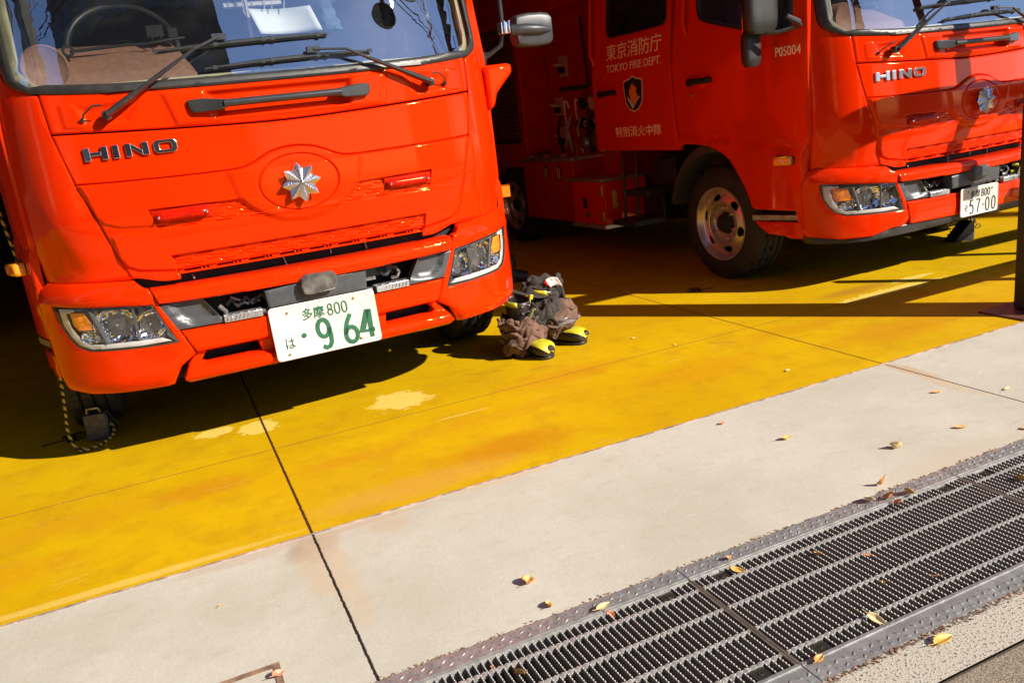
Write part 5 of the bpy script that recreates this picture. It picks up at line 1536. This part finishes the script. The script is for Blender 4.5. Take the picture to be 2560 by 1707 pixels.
# ------------------------------------------------------------------ fallen leaves, one by one
def leaf(x, y, L_, W_, rot, curl, tilt, mat, label, z=.0, roll=0.0, fold=.3):
    random.seed(int(x * 1000 + y * 777))
    V = []; F = []
    n = 14; k = 4
    for i in range(n + 1):
        t = i / n; w_ = W_ * (math.sin(math.pi * t ** .8) ** .75) * (1 + .10 * (i % 2))
        for j in range(-k, k + 1):
            u = j / k
            px = (t - .5) * L_; py = u * w_ / 2
            pz = abs(u) * w_ * fold + curl * (t - .5) ** 2 * L_ * 2.2 + .04 * W_ * math.sin(7 * t + 3 * u)
            V.append(Vector((px, py, pz)))
    m_ = 2 * k + 1
    for i in range(n):
        for j in range(m_ - 1): F.append((i * m_ + j, (i + 1) * m_ + j, (i + 1) * m_ + j + 1, i * m_ + j + 1))
    st = MB()
    Rm = Matrix.Rotation(rot, 3, 'Z') @ Matrix.Rotation(tilt, 3, 'Y') @ Matrix.Rotation(roll, 3, 'X')
    V = [Rm @ v for v in V]
    a = Rm @ Vector((-L_ / 2, 0, curl * L_ * .5)); b = Rm @ Vector((-L_ * .78, L_ * .04, curl * L_ * .6 + .002))
    lo = min(v.z for v in V)
    V = [v - Vector((0, 0, lo)) for v in V]; a.z -= lo; b.z = max(b.z - lo, .001)
    st.add(V, F)
    st.tube([a, a.lerp(b, .5), b], [.0010, .0007, .0009], 5)
    o = st.build('fallen_leaf', mat, None, True, 80)
    o.location = (x, y, z + .0008)
    s = o.modifiers.new('s', 'SOLIDIFY'); s.thickness = .0004
    tag(o, label, 'leaf', 'dry leaves fallen on the ground')
    return o
LV = [ # x, y, L, W, rot deg, curl, tilt, roll, material, label, z
 (.685, 1.783, .052, .040, 60, .3, 10, 15, 0, 'broad crumpled orange leaf lying alone on the concrete nearest the viewer', 0),
 (.682, 1.655, .046, .024, 75, .4, 15, 30, 0, 'narrow tan leaf with long stalk on the concrete beside the drain frame', 0),
 (.790, 1.568, .055, .022, 20, .2, 5, 5, 2, 'pale yellow leaf resting on the edge of the checkered drain frame', .004),
 (1.822, 2.083, .055, .020, 10, .4, 5, 20, 1, 'curled tan leaf in the middle of the concrete apron', 0),
 (2.020, 1.800, .045, .042, 80, .9, 35, 30, 2, 'upright pale tan leaf on the concrete in front of the leaf cluster', 0),
 (2.314, 1.792, .052, .018, -25, .2, 4, 10, 0, 'flat brown leaf on the concrete near the far drain frame', 0),
 (2.532, 2.064, .050, .016, -15, .15, 4, 8, 0, 'thin orange leaf beside the far joint of the concrete', 0),
 (2.733, 1.930, .050, .014, 15, .1, 3, 8, 2, 'pale thin leaf beyond the far joint of the concrete', 0),
 (1.790, 1.640, .048, .026, 100, .5, 50, 10, 0, 'orange leaf standing on edge at the rim of the drain frame', 0),
 (1.682, 1.588, .044, .034, 60, .6, 20, 20, 2, 'pale cup-shaped leaf on the drain frame beside the cluster', .004),
 (1.742, 1.568, .044, .036, 95, .6, 30, -15, 0, 'orange leaf on the drain frame in the middle of the cluster', .004),
 (1.800, 1.556, .048, .036, 40, .6, 30, 20, 1, 'golden leaf leaning over the grating in the cluster', .002),
 (1.738, 1.536, .044, .030, 70, .4, 20, -20, 4, 'reddish orange leaf lying on the grating in the cluster', 0),
 (1.335, 1.062, .068, .028, 5, .1, 3, 6, 1, 'long golden leaf on the speckled kerb strip', 0),
 (1.281, 1.189, .050, .020, -62, .3, 20, 40, 2, 'pale orange leaf caught in the near edge of the grating', -.002),
 (1.369, 1.461, .032, .022, 80, .5, 20, 20, 0, 'small orange leaf on the open middle of the grating', 0),
 (1.160, 1.520, .044, .016, -45, .3, 10, 30, 1, 'bright yellow leaf lying across a bolt pad of the grating', 0),
 (.512, 1.470, .056, .024, 100, .3, 25, 60, 1, 'golden leaf standing upright in a grating slot at the lower edge', -.012),
 (-.069, 2.166, .020, .007, 60, .1, 3, 5, 0, 'tiny orange leaf scrap alone on the near concrete', 0),
 (1.742, 2.331, .026, .018, 15, .3, 5, 8, 3, 'small rust brown leaf on the concrete just outside the yellow floor', 0),
 (2.131, 3.562, .030, .012, 10, .3, 5, 12, 2, 'small pale scrap on the yellow floor right of the boots', 0),
 (2.209, 3.300, .022, .010, 30, .3, 5, 12, 2, 'tiny pale scrap beside the thin joint of the yellow floor', 0),
 (2.324, 2.630, .040, .014, 25, .15, 4, 10, 2, 'pale leaf lying flat on the yellow floor near its front edge', 0),
 (1.075, 1.150, .042, .018, 25, .2, 5, 8, 0, 'orange leaf over the end of the cross seam on the near frame', .004),
 (2.112, 1.436, .050, .034, 80, .5, 20, 20, 1, 'golden leaf on the far grating at the picture edge', 0),
 (2.455, 1.660, .040, .022, -10, .2, 4, 10, 0, 'orange leaf beside the far drain frame at the picture edge', 0),
 (.030, 1.762, .040, .026, 40, .3, 12, 10, 4, 'pinkish red leaf lying in the corner of the inspection lid', .002),
 (1.406, 1.285, .018, .005, 60, .9, 10, 10, 1, 'curled yellow leaf stalk caught in the grating', -.004),
 (1.524, 1.237, .040, .004, 120, .3, 10, 10, 0, 'thin orange leaf stalk lying over the grating bars', -.001),
 (.800, 1.548, .030, .016, -50, .3, 30, 40, 3, 'dark orange leaf scrap under the pale leaf on the drain', -.012),
 (1.172, 1.575, .028, .014, 20, .6, 20, 20, 0, 'small orange leaf on the drain frame above the bolt pad', .003),
 (1.480, 1.395, .030, .008, -40, .2, 8, 30, 3, 'rust coloured leaf strip wedged between grating bars', -.006),
 (.470, 1.520, .022, .010, 60, .4, 20, 40, 3, 'rust leaf scrap between the first grating bars', -.006),
]
for (x, y, L_, W_, rot, curl, tilt, roll, mi, lab, z) in LV:
    leaf(x, y, L_ * .88, W_ * .88, R(rot), curl, R(tilt), LEAFM[mi], lab, z, R(roll))

# ------------------------------------------------------------------ trucks
A = fire_truck('A'); A.location = (.54, 3.35, 0); A.rotation_euler = (0, 0, R(1.8))
tag(A, 'red fire engine with bold green digits on its plate, nearest the viewer', 'fire engine', 'red fire engines parked in the station')
B = fire_truck('B'); B.location = (4.408, 3.357, -.072); B.rotation_euler = (0, 0, R(2.15))
tag(B, 'red fire engine showing cream door lettering and a dark-numbered plate', 'fire engine', 'red fire engines parked in the station')

# ------------------------------------------------------------------ wheel chocks and rope
def chock(x, y, rz, scale, label, mat='trim'):
    t = empty('wheel_chock', (x, y, 0), rz)
    m = MB(); m.prism([(-.11, .001), (.055, .001), (.055, .125), (.035, .145)], -.055, .055, 'y')
    m.build('wedge', mat, t, True, 30, .006)
    m = MB(); m.b2((.0555, -.05, .004), (.068, .05, .135)); 
    for i in range(6): m.b2((-.10 + i * .024, -.058, .02 + i * .02), (-.094 + i * .024, .058, .03 + i * .02))
    m.build('end_plate', 'chock_face', t, True, 30, .003)
    h = MB(); h.tube([(.05, -.03, .14), (.06, -.025, .165), (.06, .025, .165), (.05, .03, .14)], .007, 8); h.build('chock_handle', 'pipe', t)
    t.scale = (scale,) * 3
    tag(t, label, 'wheel chock', 'wheel chocks at the front tyres')
    return t
chock(-.44, 4.03, R(-100), .92, 'worn dark rubber chock at the end of the yellow and black rope', 'rubber')
chock(5.05, 3.95, R(-8), .95, 'black wedge chock with a chain of metal rings under the lettered engine', 'rubber')
m = MB()
random.seed(5)
for i in range(9):
    t = i / 8; c = Vector((5.12 + .05 * math.sin(i * 1.9), 3.93 + .02 * math.cos(i), .135 - .10 * t + .01 * math.sin(3 * i)))
    P = [c + Vector((.014 * math.cos(a), .01 * math.sin(a + i), .016 * math.sin(a))) for a in np.linspace(0, 2 * math.pi, 9)]
    m.tube(P, .0035, 5, False)
m.tube([(4.90, 3.93, .10), (4.87, 3.92, .13), (4.90, 3.92, .16), (5.0, 3.93, .165), (5.10, 3.93, .16), (5.16, 3.92, .10)], .004, 6)
tag(m.build('link_chain', 'pipe', None), 'small silver chain heaped over the black wedge chock', 'chain')
pts = [(-.62, 4.05, 1.62), (-.61, 4.05, 1.2), (-.585, 4.04, .85), (-.555, 4.0, .60), (-.535, 3.97, .38), (-.545, 3.93, .20), (-.555, 3.90, .09), (-.54, 3.87, .030), (-.515, 3.85, .010), (-.46, 3.86, .010), (-.42, 3.90, .012), (-.385, 3.95, .03), (-.395, 4.00, .07), (-.43, 4.01, .13)]
def spline(P, n=8):
    P = [Vector(p) for p in P]; out = []
    for i in range(len(P) - 1):
        p0 = P[max(i - 1, 0)]; p1 = P[i]; p2 = P[i + 1]; p3 = P[min(i + 2, len(P) - 1)]
        for k in range(n):
            t = k / n; out.append(.5 * ((2 * p1) + (p2 - p0) * t + (2 * p0 - 5 * p1 + 4 * p2 - p3) * t * t + (3 * p1 - p0 - 3 * p2 + p3) * t ** 3))
    return out + [P[-1]]
m = MB(); m.tube(spline(pts), .0062, 8)
kn = [Vector((-.515 + .010 * math.cos(a), 3.85 + .012 * math.sin(a), .014 + .006 * math.sin(2 * a))) for a in np.linspace(0, 2 * math.pi, 14)]
m.tube(kn, .006, 7, False)
tag(m.build('chock_rope', 'rope_y', None), 'twisted yellow and black rope hanging down beside the bumper to the grey chock', 'rope')
# black tape marks on the floor
def tape(cx, cy, rz, s, label):
    m = MB()
    Rz = Matrix.Rotation(rz, 3, 'Z')
    for (a, b, c, d) in ((-.16, -.012, .14, .012), (.0, -.10, .022, .10), (.05, -.10, .068, .09), (-.02, .055, .14, .075), (-.02, .09, .12, .105), (.02, -.10, .12, -.085), (.02, -.065, .11, -.052)):
        c0 = Rz @ Vector(((a + c) / 2 * s, (b + d) / 2 * s, 0)) + Vector((cx, cy, .0022)); m.box(c0, ((c - a) * s, (d - b) * s, .0012), Rz)
    return tag(m.build('floor_marking', 'void', None, False), label, 'floor marking', 'black marks painted on the bay floor')
tape(-.60, 4.10, R(10), .62, 'black tally-like marking on the shaded floor beside the roped chock')
tape(3.02, 4.20, R(150), .55, 'black worn marking on the shaded floor before the lettered engine wheel')

# ------------------------------------------------------------------ boots with bunker trousers
def boot(px, py, hd, zs, label):
    """px,py at the toe tip on the floor, hd heading of the toe, built pointing +x"""
    t = empty('fire_boot', (px, py, 0), hd)
    # foot: rings along x from heel to toe
    prof = [(-.300, .028, .030, .050), (-.285, .040, .060, .060), (-.24, .046, .095, .0), (-.19, .046, .120, 0), (-.15, .044, .105, 0), (-.11, .050, .090, 0), (-.07, .056, .086, 0), (-.035, .057, .082, 0), (-.010, .047, .070, 0), (.006, .026, .050, .012)]
    def foot(lo, hi, grow, mat, name, par, zlo=.012, ycut=None):
        m = MB(); vs = []; N = 20
        P = [p for p in prof if lo <= p[0] <= hi]
        for (x, wy, zt, zb_) in P:
            z0 = max(zb_ * .3, zlo)
            for k in range(N):
                a = 2 * math.pi * k / N; ca, sa = math.cos(a), math.sin(a)
                yy = math.copysign(abs(ca) ** .75, ca) * (wy + grow); zc = (z0 + zt) / 2; zz = zc + math.copysign(abs(sa) ** .8, sa) * ((zt - z0) / 2 + grow)
                vs.append((x + (grow if x > -.02 else 0), yy, max(zz, .004)))
        fs = []
        for i in range(len(P) - 1):
            for k in range(N): fs.append((i * N + k, i * N + (k + 1) % N, (i + 1) * N + (k + 1) % N, (i + 1) * N + k))
        fs += [tuple(range(N)), tuple(reversed(range((len(P) - 1) * N, len(P) * N)))]
        m.add(vs, fs); return m.build(name, mat, par, True, 60)
    f = foot(-.31, .01, 0, 'boot', 'foot', t)
    f.modifiers.new('s', 'SUBSURF').render_levels = 2
    # yellow toe cap: shell on the upper half, with a worn dark patch at the tip
    m = MB(); vs = []; fs = []; N = 14
    caps = [(-.085, .0545, .0872), (-.070, .0560, .086), (-.052, .0567, .0845), (-.035, .0570, .082), (-.020, .0515, .0765), (-.008, .0455, .069), (.004, .0285, .052), (.0095, .012, .038)]
    for i, (x, wy, zt) in enumerate(caps):
        z0 = .012
        for k in range(N + 1):
            a = R(28) + R(124) * k / N; ca, sa = math.cos(a), math.sin(a); sx = (1 - abs(2 * k / N - 1) ** 2) * .026 if i == 0 else 0
            vs.append((x + sx * .0 - (.020 * abs(2 * k / N - 1) if i == 0 else 0) + .001, math.copysign(abs(ca) ** .75, ca) * (wy + .0012), (z0 + zt) / 2 + sa ** .8 * ((zt - z0) / 2 + .0012)))
    for i in range(len(caps) - 1):
        for k in range(N): fs.append((i * (N + 1) + k, i * (N + 1) + k + 1, (i + 1) * (N + 1) + k + 1, (i + 1) * (N + 1) + k))
    m.add(vs, fs); c = m.build('toe_cap', 'yellow', t, True, 70)
    s = c.modifiers.new('s', 'SOLIDIFY'); s.thickness = .003; s.offset = 1; c.modifiers.new('u', 'SUBSURF').render_levels = 2
    m = MB(); m.lathe([(.0, .001), (.001, .013), (-.002, .016)], 14, 'x', (0, 0, 0))
    p = m.build('worn_patch', 'boot', t); p.location = (.0095, .010, .060); p.rotation_euler = (0, R(-38), R(16)); p.scale = (1.2, 1.3, 1.1)
    # sole
    m = MB(); out = [(-.302, .0), (-.295, .026), (-.26, .040), (-.20, .040), (-.15, .036), (-.10, .046), (-.05, .052), (-.018, .043), (.0, .022), (.004, 0)]
    out = out + [(a, -b) for a, b in reversed(out[1:-1])]
    m.prism(out, .0005, .016, 'z'); m.build('sole', 'boot', t, True, 40, .003)
    # shaft
    m = MB(); vs = []; fs = []; N = 24; rows = 12; H_ = zs
    for i in range(rows + 1):
        q = i / rows; z = .07 + (H_ - .07) * q; rx = .060 + .010 * q; ry = .047 + .014 * q
        for k in range(N):
            a = 2 * math.pi * k / N; cr_ = 1 + .03 * math.sin(9 * q + 2 * a) * (1 - q)
            vs.append((-.232 + rx * math.cos(a) * cr_, ry * math.sin(a) * cr_, z - .012 * math.cos(a) * q))
    for i in range(rows):
        for k in range(N): fs.append((i * N + k, i * N + (k + 1) % N, (i + 1) * N + (k + 1) % N, (i + 1) * N + k))
    m.add(vs, fs); sh = m.build('shaft', 'boot', t, True, 70); s = sh.modifiers.new('s', 'SOLIDIFY'); s.thickness = .005
    # yellow collar, open at the front, plus pull loops
    m = MB(); vs = []; fs = []; K = 20
    for i, z in enumerate((H_ - .022, H_ + .003)):
        for k in range(K + 1):
            a = R(40) + R(280) * k / K; vs.append((-.232 + .0725 * math.cos(a), .0635 * math.sin(a), z - .012 * math.cos(a)))
    for k in range(K): fs.append((k, k + 1, K + 2 + k, K + 1 + k))
    m.add(vs, fs); c = m.build('collar', 'yellow', sh, True, 70); s = c.modifiers.new('s', 'SOLIDIFY'); s.thickness = .004; s.offset = 1
    m = MB()
    for i in range(5):
        z = .11 + (H_ - .14) * i / 4; x = -.232 + .064 + .006 * i / 4
        m.tube([(x, -.020, z), (x + .006, 0, z + .008), (x, .020, z)], .0022, 5)
        for s_ in (-1, 1): m.lathe([(x - .004, .0045), (x + .004, .004), (x + .005, .001)], 8, 'x', (0, s_ * .022, z))
    m.build('laces', 'dull_white', sh) if False else m.build('laces', 'pipe', sh)
    tag(t, label, 'boot', 'fire boots standing on the yellow floor')
    return t
HD = math.atan2(-.72, .62)
bootF = boot(1.640, 3.560, R(-78), .285, 'black fire boot with yellow toe, nearest the viewer, brown trouser leg bunched round it')
bootB = boot(1.905, 3.672, R(-54), .300, 'black fire boot with yellow toe standing farther back, dark lining folded over it')

def cloth(name, mat, rings, amp, kf, seed, thick=.004, close=True, parent=None, stretch=None):
    """bunched cloth sleeve: rings = (cx, cy, z, rx, ry); folded by travelling ripples"""
    rnd = random.Random(seed); N = 144
    ph = [rnd.uniform(0, 6.28) for _ in range(8)]
    R_ = [Vector(r[:3]) for r in rings]; n = len(rings); sub = 10
    vs = []; rows = []
    for i in range(n - 1):
        for s in range(sub if i < n - 2 else sub + 1):
            t = s / sub; t2 = t * t * (3 - 2 * t)
            rows.append(([rings[i][k] + (rings[i + 1][k] - rings[i][k]) * t2 for k in range(5)], i + t))
    for (cx, cy, cz, rx, ry), q in rows:
        for k in range(N):
            a = 2 * math.pi * k / N
            tri = lambda v: 2 * abs(math.sin(v)) ** .85 - 1
            f = tri((kf * a + 3.3 * q + ph[0]) / 2) * .55 + tri(((kf + 4) * a - 4.1 * q + ph[1]) / 2) * .30 + math.sin(2 * a + 1.7 * q + ph[2]) * .30
            rip = tri(2.6 * q + 1.6 * math.sin(2 * a + ph[3]) + .8 * math.sin(5 * a) + ph[4])
            m_ = 1 + amp * (f + .75 * rip)
            z = cz + amp * .10 * math.sin(3 * a + 4 * q + ph[5]) + amp * .09 * math.sin(7 * a + ph[6])
            vs.append((cx + rx * m_ * math.cos(a), cy + ry * m_ * math.sin(a), max(z, .006)))
    nr = len(rows); fs = []
    for i in range(nr - 1):
        for k in range(N): fs.append((i * N + k, i * N + (k + 1) % N, (i + 1) * N + (k + 1) % N, (i + 1) * N + k))
    m = MB(); m.add(vs, fs); o = m.build(name, mat, parent, True, 80)
    s = o.modifiers.new('s', 'SOLIDIFY'); s.thickness = thick
    return o
TR = empty('bunker_trousers', (1.58, 3.76, 0))
TRi = Matrix.Translation((-1.58, -3.76, 0))
def rel(rings): return [(a - 1.58, b - 3.76, c, d, e_) for a, b, c, d, e_ in rings]
cloth('trouser_leg', 'cloth', rel([(1.570, 3.745, .006, .082, .060), (1.575, 3.74, .04, .100, .078), (1.58, 3.73, .075, .108, .086), (1.59, 3.73, .110, .106, .086), (1.58, 3.745, .145, .098, .086), (1.575, 3.76, .175, .104, .090), (1.58, 3.765, .192, .096, .084), (1.585, 3.77, .175, .080, .074)]), .115, 7, 4, parent=TR)
cloth('trouser_leg', 'cloth', rel([(1.785, 3.80, .065, .070, .066), (1.79, 3.79, .095, .092, .084), (1.80, 3.79, .130, .118, .098), (1.795, 3.81, .150, .098, .085), (1.79, 3.82, .14, .085, .078)]), .11, 6, 9, parent=TR)
cloth('reflective_band', 'reflect', rel([(1.805, 3.79, .122, .128, .106), (1.805, 3.79, .152, .122, .103)]), .05, 5, 9, .003, parent=TR)
cloth('flap', 'cloth', rel([(1.805, 3.79, .150, .121, .102), (1.815, 3.80, .185, .108, .09), (1.82, 3.82, .222, .080, .070), (1.815, 3.83, .238, .066, .058)]), .07, 3, 14, .004, parent=TR)
cloth('lining', 'cloth_dark', rel([(1.70, 3.77, .14, .080, .065), (1.70, 3.77, .175, .105, .075), (1.71, 3.78, .210, .098, .07), (1.72, 3.79, .232, .066, .05), (1.72, 3.79, .215, .04, .03)]), .20, 6, 21, parent=TR)
cloth('lining', 'cloth_dark', rel([(1.76, 3.87, .18, .100, .065), (1.765, 3.87, .24, .112, .066), (1.77, 3.87, .29, .112, .062), (1.785, 3.87, .325, .105, .058), (1.795, 3.87, .345, .090, .05), (1.80, 3.87, .33, .075, .04)]), .10, 5, 33, parent=TR)
m = MB(); P = []
for i in range(25):
    t = i / 24; P.append((1.60 + .25 * t - 1.58, 3.88 - .085 * math.sin(math.pi * t) - 3.76, .318 - .050 * math.sin(math.pi * t * .8)))
m.tube(P, [(.004, .020)] * 25, 8); m.build('waistband', 'cloth_dark', TR)
m = MB()
vs = []
for i in range(9):
    for j in range(5):
        u = i / 8; v = j / 4; vs.append((1.770 + .075 * u + .02 * v - 1.58, 3.800 + .015 * math.sin(u * 3) - .012 * v - 3.76, .348 - .040 * v + .008 * math.sin(3 * u) - .012 * u * v))
m.add(vs, [(i * 5 + j, (i + 1) * 5 + j, (i + 1) * 5 + j + 1, i * 5 + j + 1) for i in range(8) for j in range(4)])
o = m.build('care_label', 'label_white', TR, True, 80); s = o.modifiers.new('s', 'SOLIDIFY'); s.thickness = .002
m = MB(); m.box((1.772 - 1.58, 3.795 - 3.76, .332), (.010, .005, .03), Matrix.Rotation(R(-40), 3, 'Y')); m.build('label_stripe', 'redlens', TR)
m = MB(); m.box((1.868 - 1.58, 3.84 - 3.76, .322), (.020, .018, .026)); m.build('pull_loop', 'yellow', TR, True, 40, .004)
m = MB(); m.box((1.665 - 1.58, 3.77 - 3.76, .283), (.020, .018, .026), Matrix.Rotation(R(15), 3, 'Y')); m.build('pull_loop', 'yellow', TR, True, 40, .004)
m = MB()
m.tube([(1.60 - 1.58, 3.705 - 3.76, .165), (1.618 - 1.58, 3.70 - 3.76, .20), (1.635 - 1.58, 3.705 - 3.76, .225)], .009, 8); m.build('strap', simple('olive_strap', (.10, .12, .02), .7), TR)
m = MB(); m.tube([(1.868 - 1.58, 3.835 - 3.76, .31), (1.870 - 1.58, 3.81 - 3.76, .27), (1.865 - 1.58, 3.79 - 3.76, .23), (1.85 - 1.58, 3.77 - 3.76, .20)], [.007, .009, .008, .006], 6); m.build('suspender', 'cloth_dark', TR)
for p in ((1.632, 3.692, .232), (1.645, 3.695, .234), (1.868, 3.77, .225), (1.735, 3.70, .140)):
    m = MB(); m.lathe([(-.004, .001), (-.003, .005), (.004, .005), (.005, .001)], 10, 'y', (p[0] - 1.58, p[1] - 3.76, p[2])); m.build('snap', 'brass', TR)
tag(TR, 'brown bunker trousers with grey reflective band, bunched down over the two boots', 'trousers')

# ------------------------------------------------------------------ steel gate frame whose post stands at the picture edge
G = empty('gate_frame', (3.672, 2.47, 0))
o0 = Vector((3.672, 2.47, 0))
m = MB(); m.b2((.012, -.08, .012), (.22, .12, 4.2)); m.b2((-.004, .0, .012), (.0115, .05, 4.2)); m.b2((.003, -.04, .30), (.0115, -.01, 1.9)); m.build('post', 'darksteel', G, True, 30, .004)
m = MB(); m.b2((-.13, -.035, .0005), (.30, .20, .009)); m.build('base_plate', simple('brown_base_plate', (.13, .055, .035), .5, .3), G, True, 30, .002)
for (za, zb_) in ((.43, .555), (.91, 1.05), (1.54, 1.69)):
    m = MB(); m.b2((1.70 if za > .8 and za < 1.2 else .222, .05, za), (4.1, .12, zb_)); m.build('rail', 'darksteel', G, True, 30, .004)
for (xx, wd, za, zt_) in ((4.60, .055, .01, .905), (5.53, .05, .01, .905), (6.47, .05, .01, .905), (4.985, .09, 1.055, 3.4)):  # unseen bars; the tall one added for the shadow band on the bonnet
    m = MB(); m.b2((xx - o0.x - wd / 2, .055, za), (xx - o0.x + wd / 2, .112, zt_)); m.build('upright', 'darksteel', G, True, 30, .003)
tag(G, 'dark brown steel gate post standing on a floor plate at the yellow floor', 'gate post')

# ------------------------------------------------------------------ the station hall
def block(name, lo, hi, mat, label, cat):
    m = MB(); m.b2(lo, hi); return tag(m.build(name, mat, None, False), label, cat)
hall = empty('fire_station', (3.5, 8, 0))
def hp(name, lo, hi, mat):
    m = MB(); m.b2([a - b for a, b in zip(lo, (3.5, 8, 0))], [a - b for a, b in zip(hi, (3.5, 8, 0))]); return m.build(name, mat, hall, False)
hp('back_wall', (-6, 13.6, .002), (14, 13.9, 5.2), 'wall')
hp('side_wall', (-6, 2.75, .002), (-5.7, 13.6, 5.2), 'wall'); hp('side_wall', (13.7, 2.75, .002), (14, 13.6, 5.2), 'wall')
hp('ceiling', (-6, 2.60, 4.6), (14, 13.9, 4.9), 'wall')
hp('lintel', (-6, 2.45, 4.2), (14, 2.598, 6.4), 'concrete_wall')
hp('partition', (-2.35, 6.6, .002), (-2.15, 13.6, 4.6), 'wall')
m = MB()
for i in range(70): m.tube([(-2.13 - 3.5, 6.7 - 8 + i * .09, .1), (-2.13 - 3.5, 6.7 - 8 + i * .09, 4.4)], .03, 5)
m.build('wall_cladding', 'wall', hall)
tag(hall, 'dark garage hall of the fire station behind and around the engines', 'garage')
# people-sized gear stored in the dark between the engines
gx = MB()
gx.tube([(2.30, 5.55, .002), (2.30, 5.55, .20)], [.06, .05], 14); gx.tube([(2.42, 5.50, .03), (2.30, 5.55, .06)], [.045, .05], 12)
tag(gx.build('rubber_boot', 'boot', None), 'black boot standing in the shade between the two engines', 'boot')

# ------------------------------------------------------------------ across the street, seen only mirrored in glass and paint
def building(x0, x1, y, h, fl, mat, label):
    cx = (x0 + x1) / 2
    b = empty('street_building', (cx, y, 0))
    m = MB(); m.b2((x0 - cx, -8, 0), (x1 - cx, 0, h)); m.build('wall', mat, b, False)
    n = max(1, int((x1 - x0) / 2.2))
    for f in range(fl):
        for i in range(n):
            xx = x0 - cx + (x1 - x0) * (i + .5) / n; zz = 1.2 + f * 3.1
            q = MB(); q.b2((xx - .65, -.02, zz), (xx + .65, .03, zz + 1.4)); w_ = q.build('window', 'winpane', b, False)
    tag(b, label, 'building', 'buildings across the street')
building(-13.0, 2.9, -13, 24, 7, M['dark_facade'], 'brown office block facing the fire station across the street')
building(-70, -26, -13, 24, 7, M['dark_facade'], 'low concrete building across the street left of the brown block')
building(22, 34, -20, 9, 2, M['concrete_wall'], 'low concrete building far across the street')
for k, (y, z, dz) in enumerate(((-5.0, 8.6, .25), (-5.1, 8.9, .25), (-5.2, 9.9, .3), (-5.0, 9.4, .2))):
    P = [(-30 + 2 * i, y + .02 * i, z - dz * math.sin(math.pi * ((i % 15) / 15))) for i in range(31)]
    m = MB(); m.tube(P, (.022 if k < 2 else .012), 6)
    tag(m.build('overhead_cable', 'cable', None), 'black overhead cable strung along the street, %s' % ('lowest thin one', 'thick one below the topmost', 'topmost thin one', 'thick middle one')[(3, 1, 2, 0)[k]], 'cable', 'cables along the street')
for x in (-16.0, 14.0):
    m = MB(); m.tube([(x, -5.1, 0), (x, -5.1, 11)], [.16, .11], 12); m.b2((x - .05, -5.7, 9.2), (x + .05, -4.5, 9.32))
    tag(m.build('utility_pole', 'concrete_wall', None), 'concrete utility pole %s' % ('at the near end of the cables' if x < 0 else 'at the far end of the cables'), 'pole', 'poles along the street')
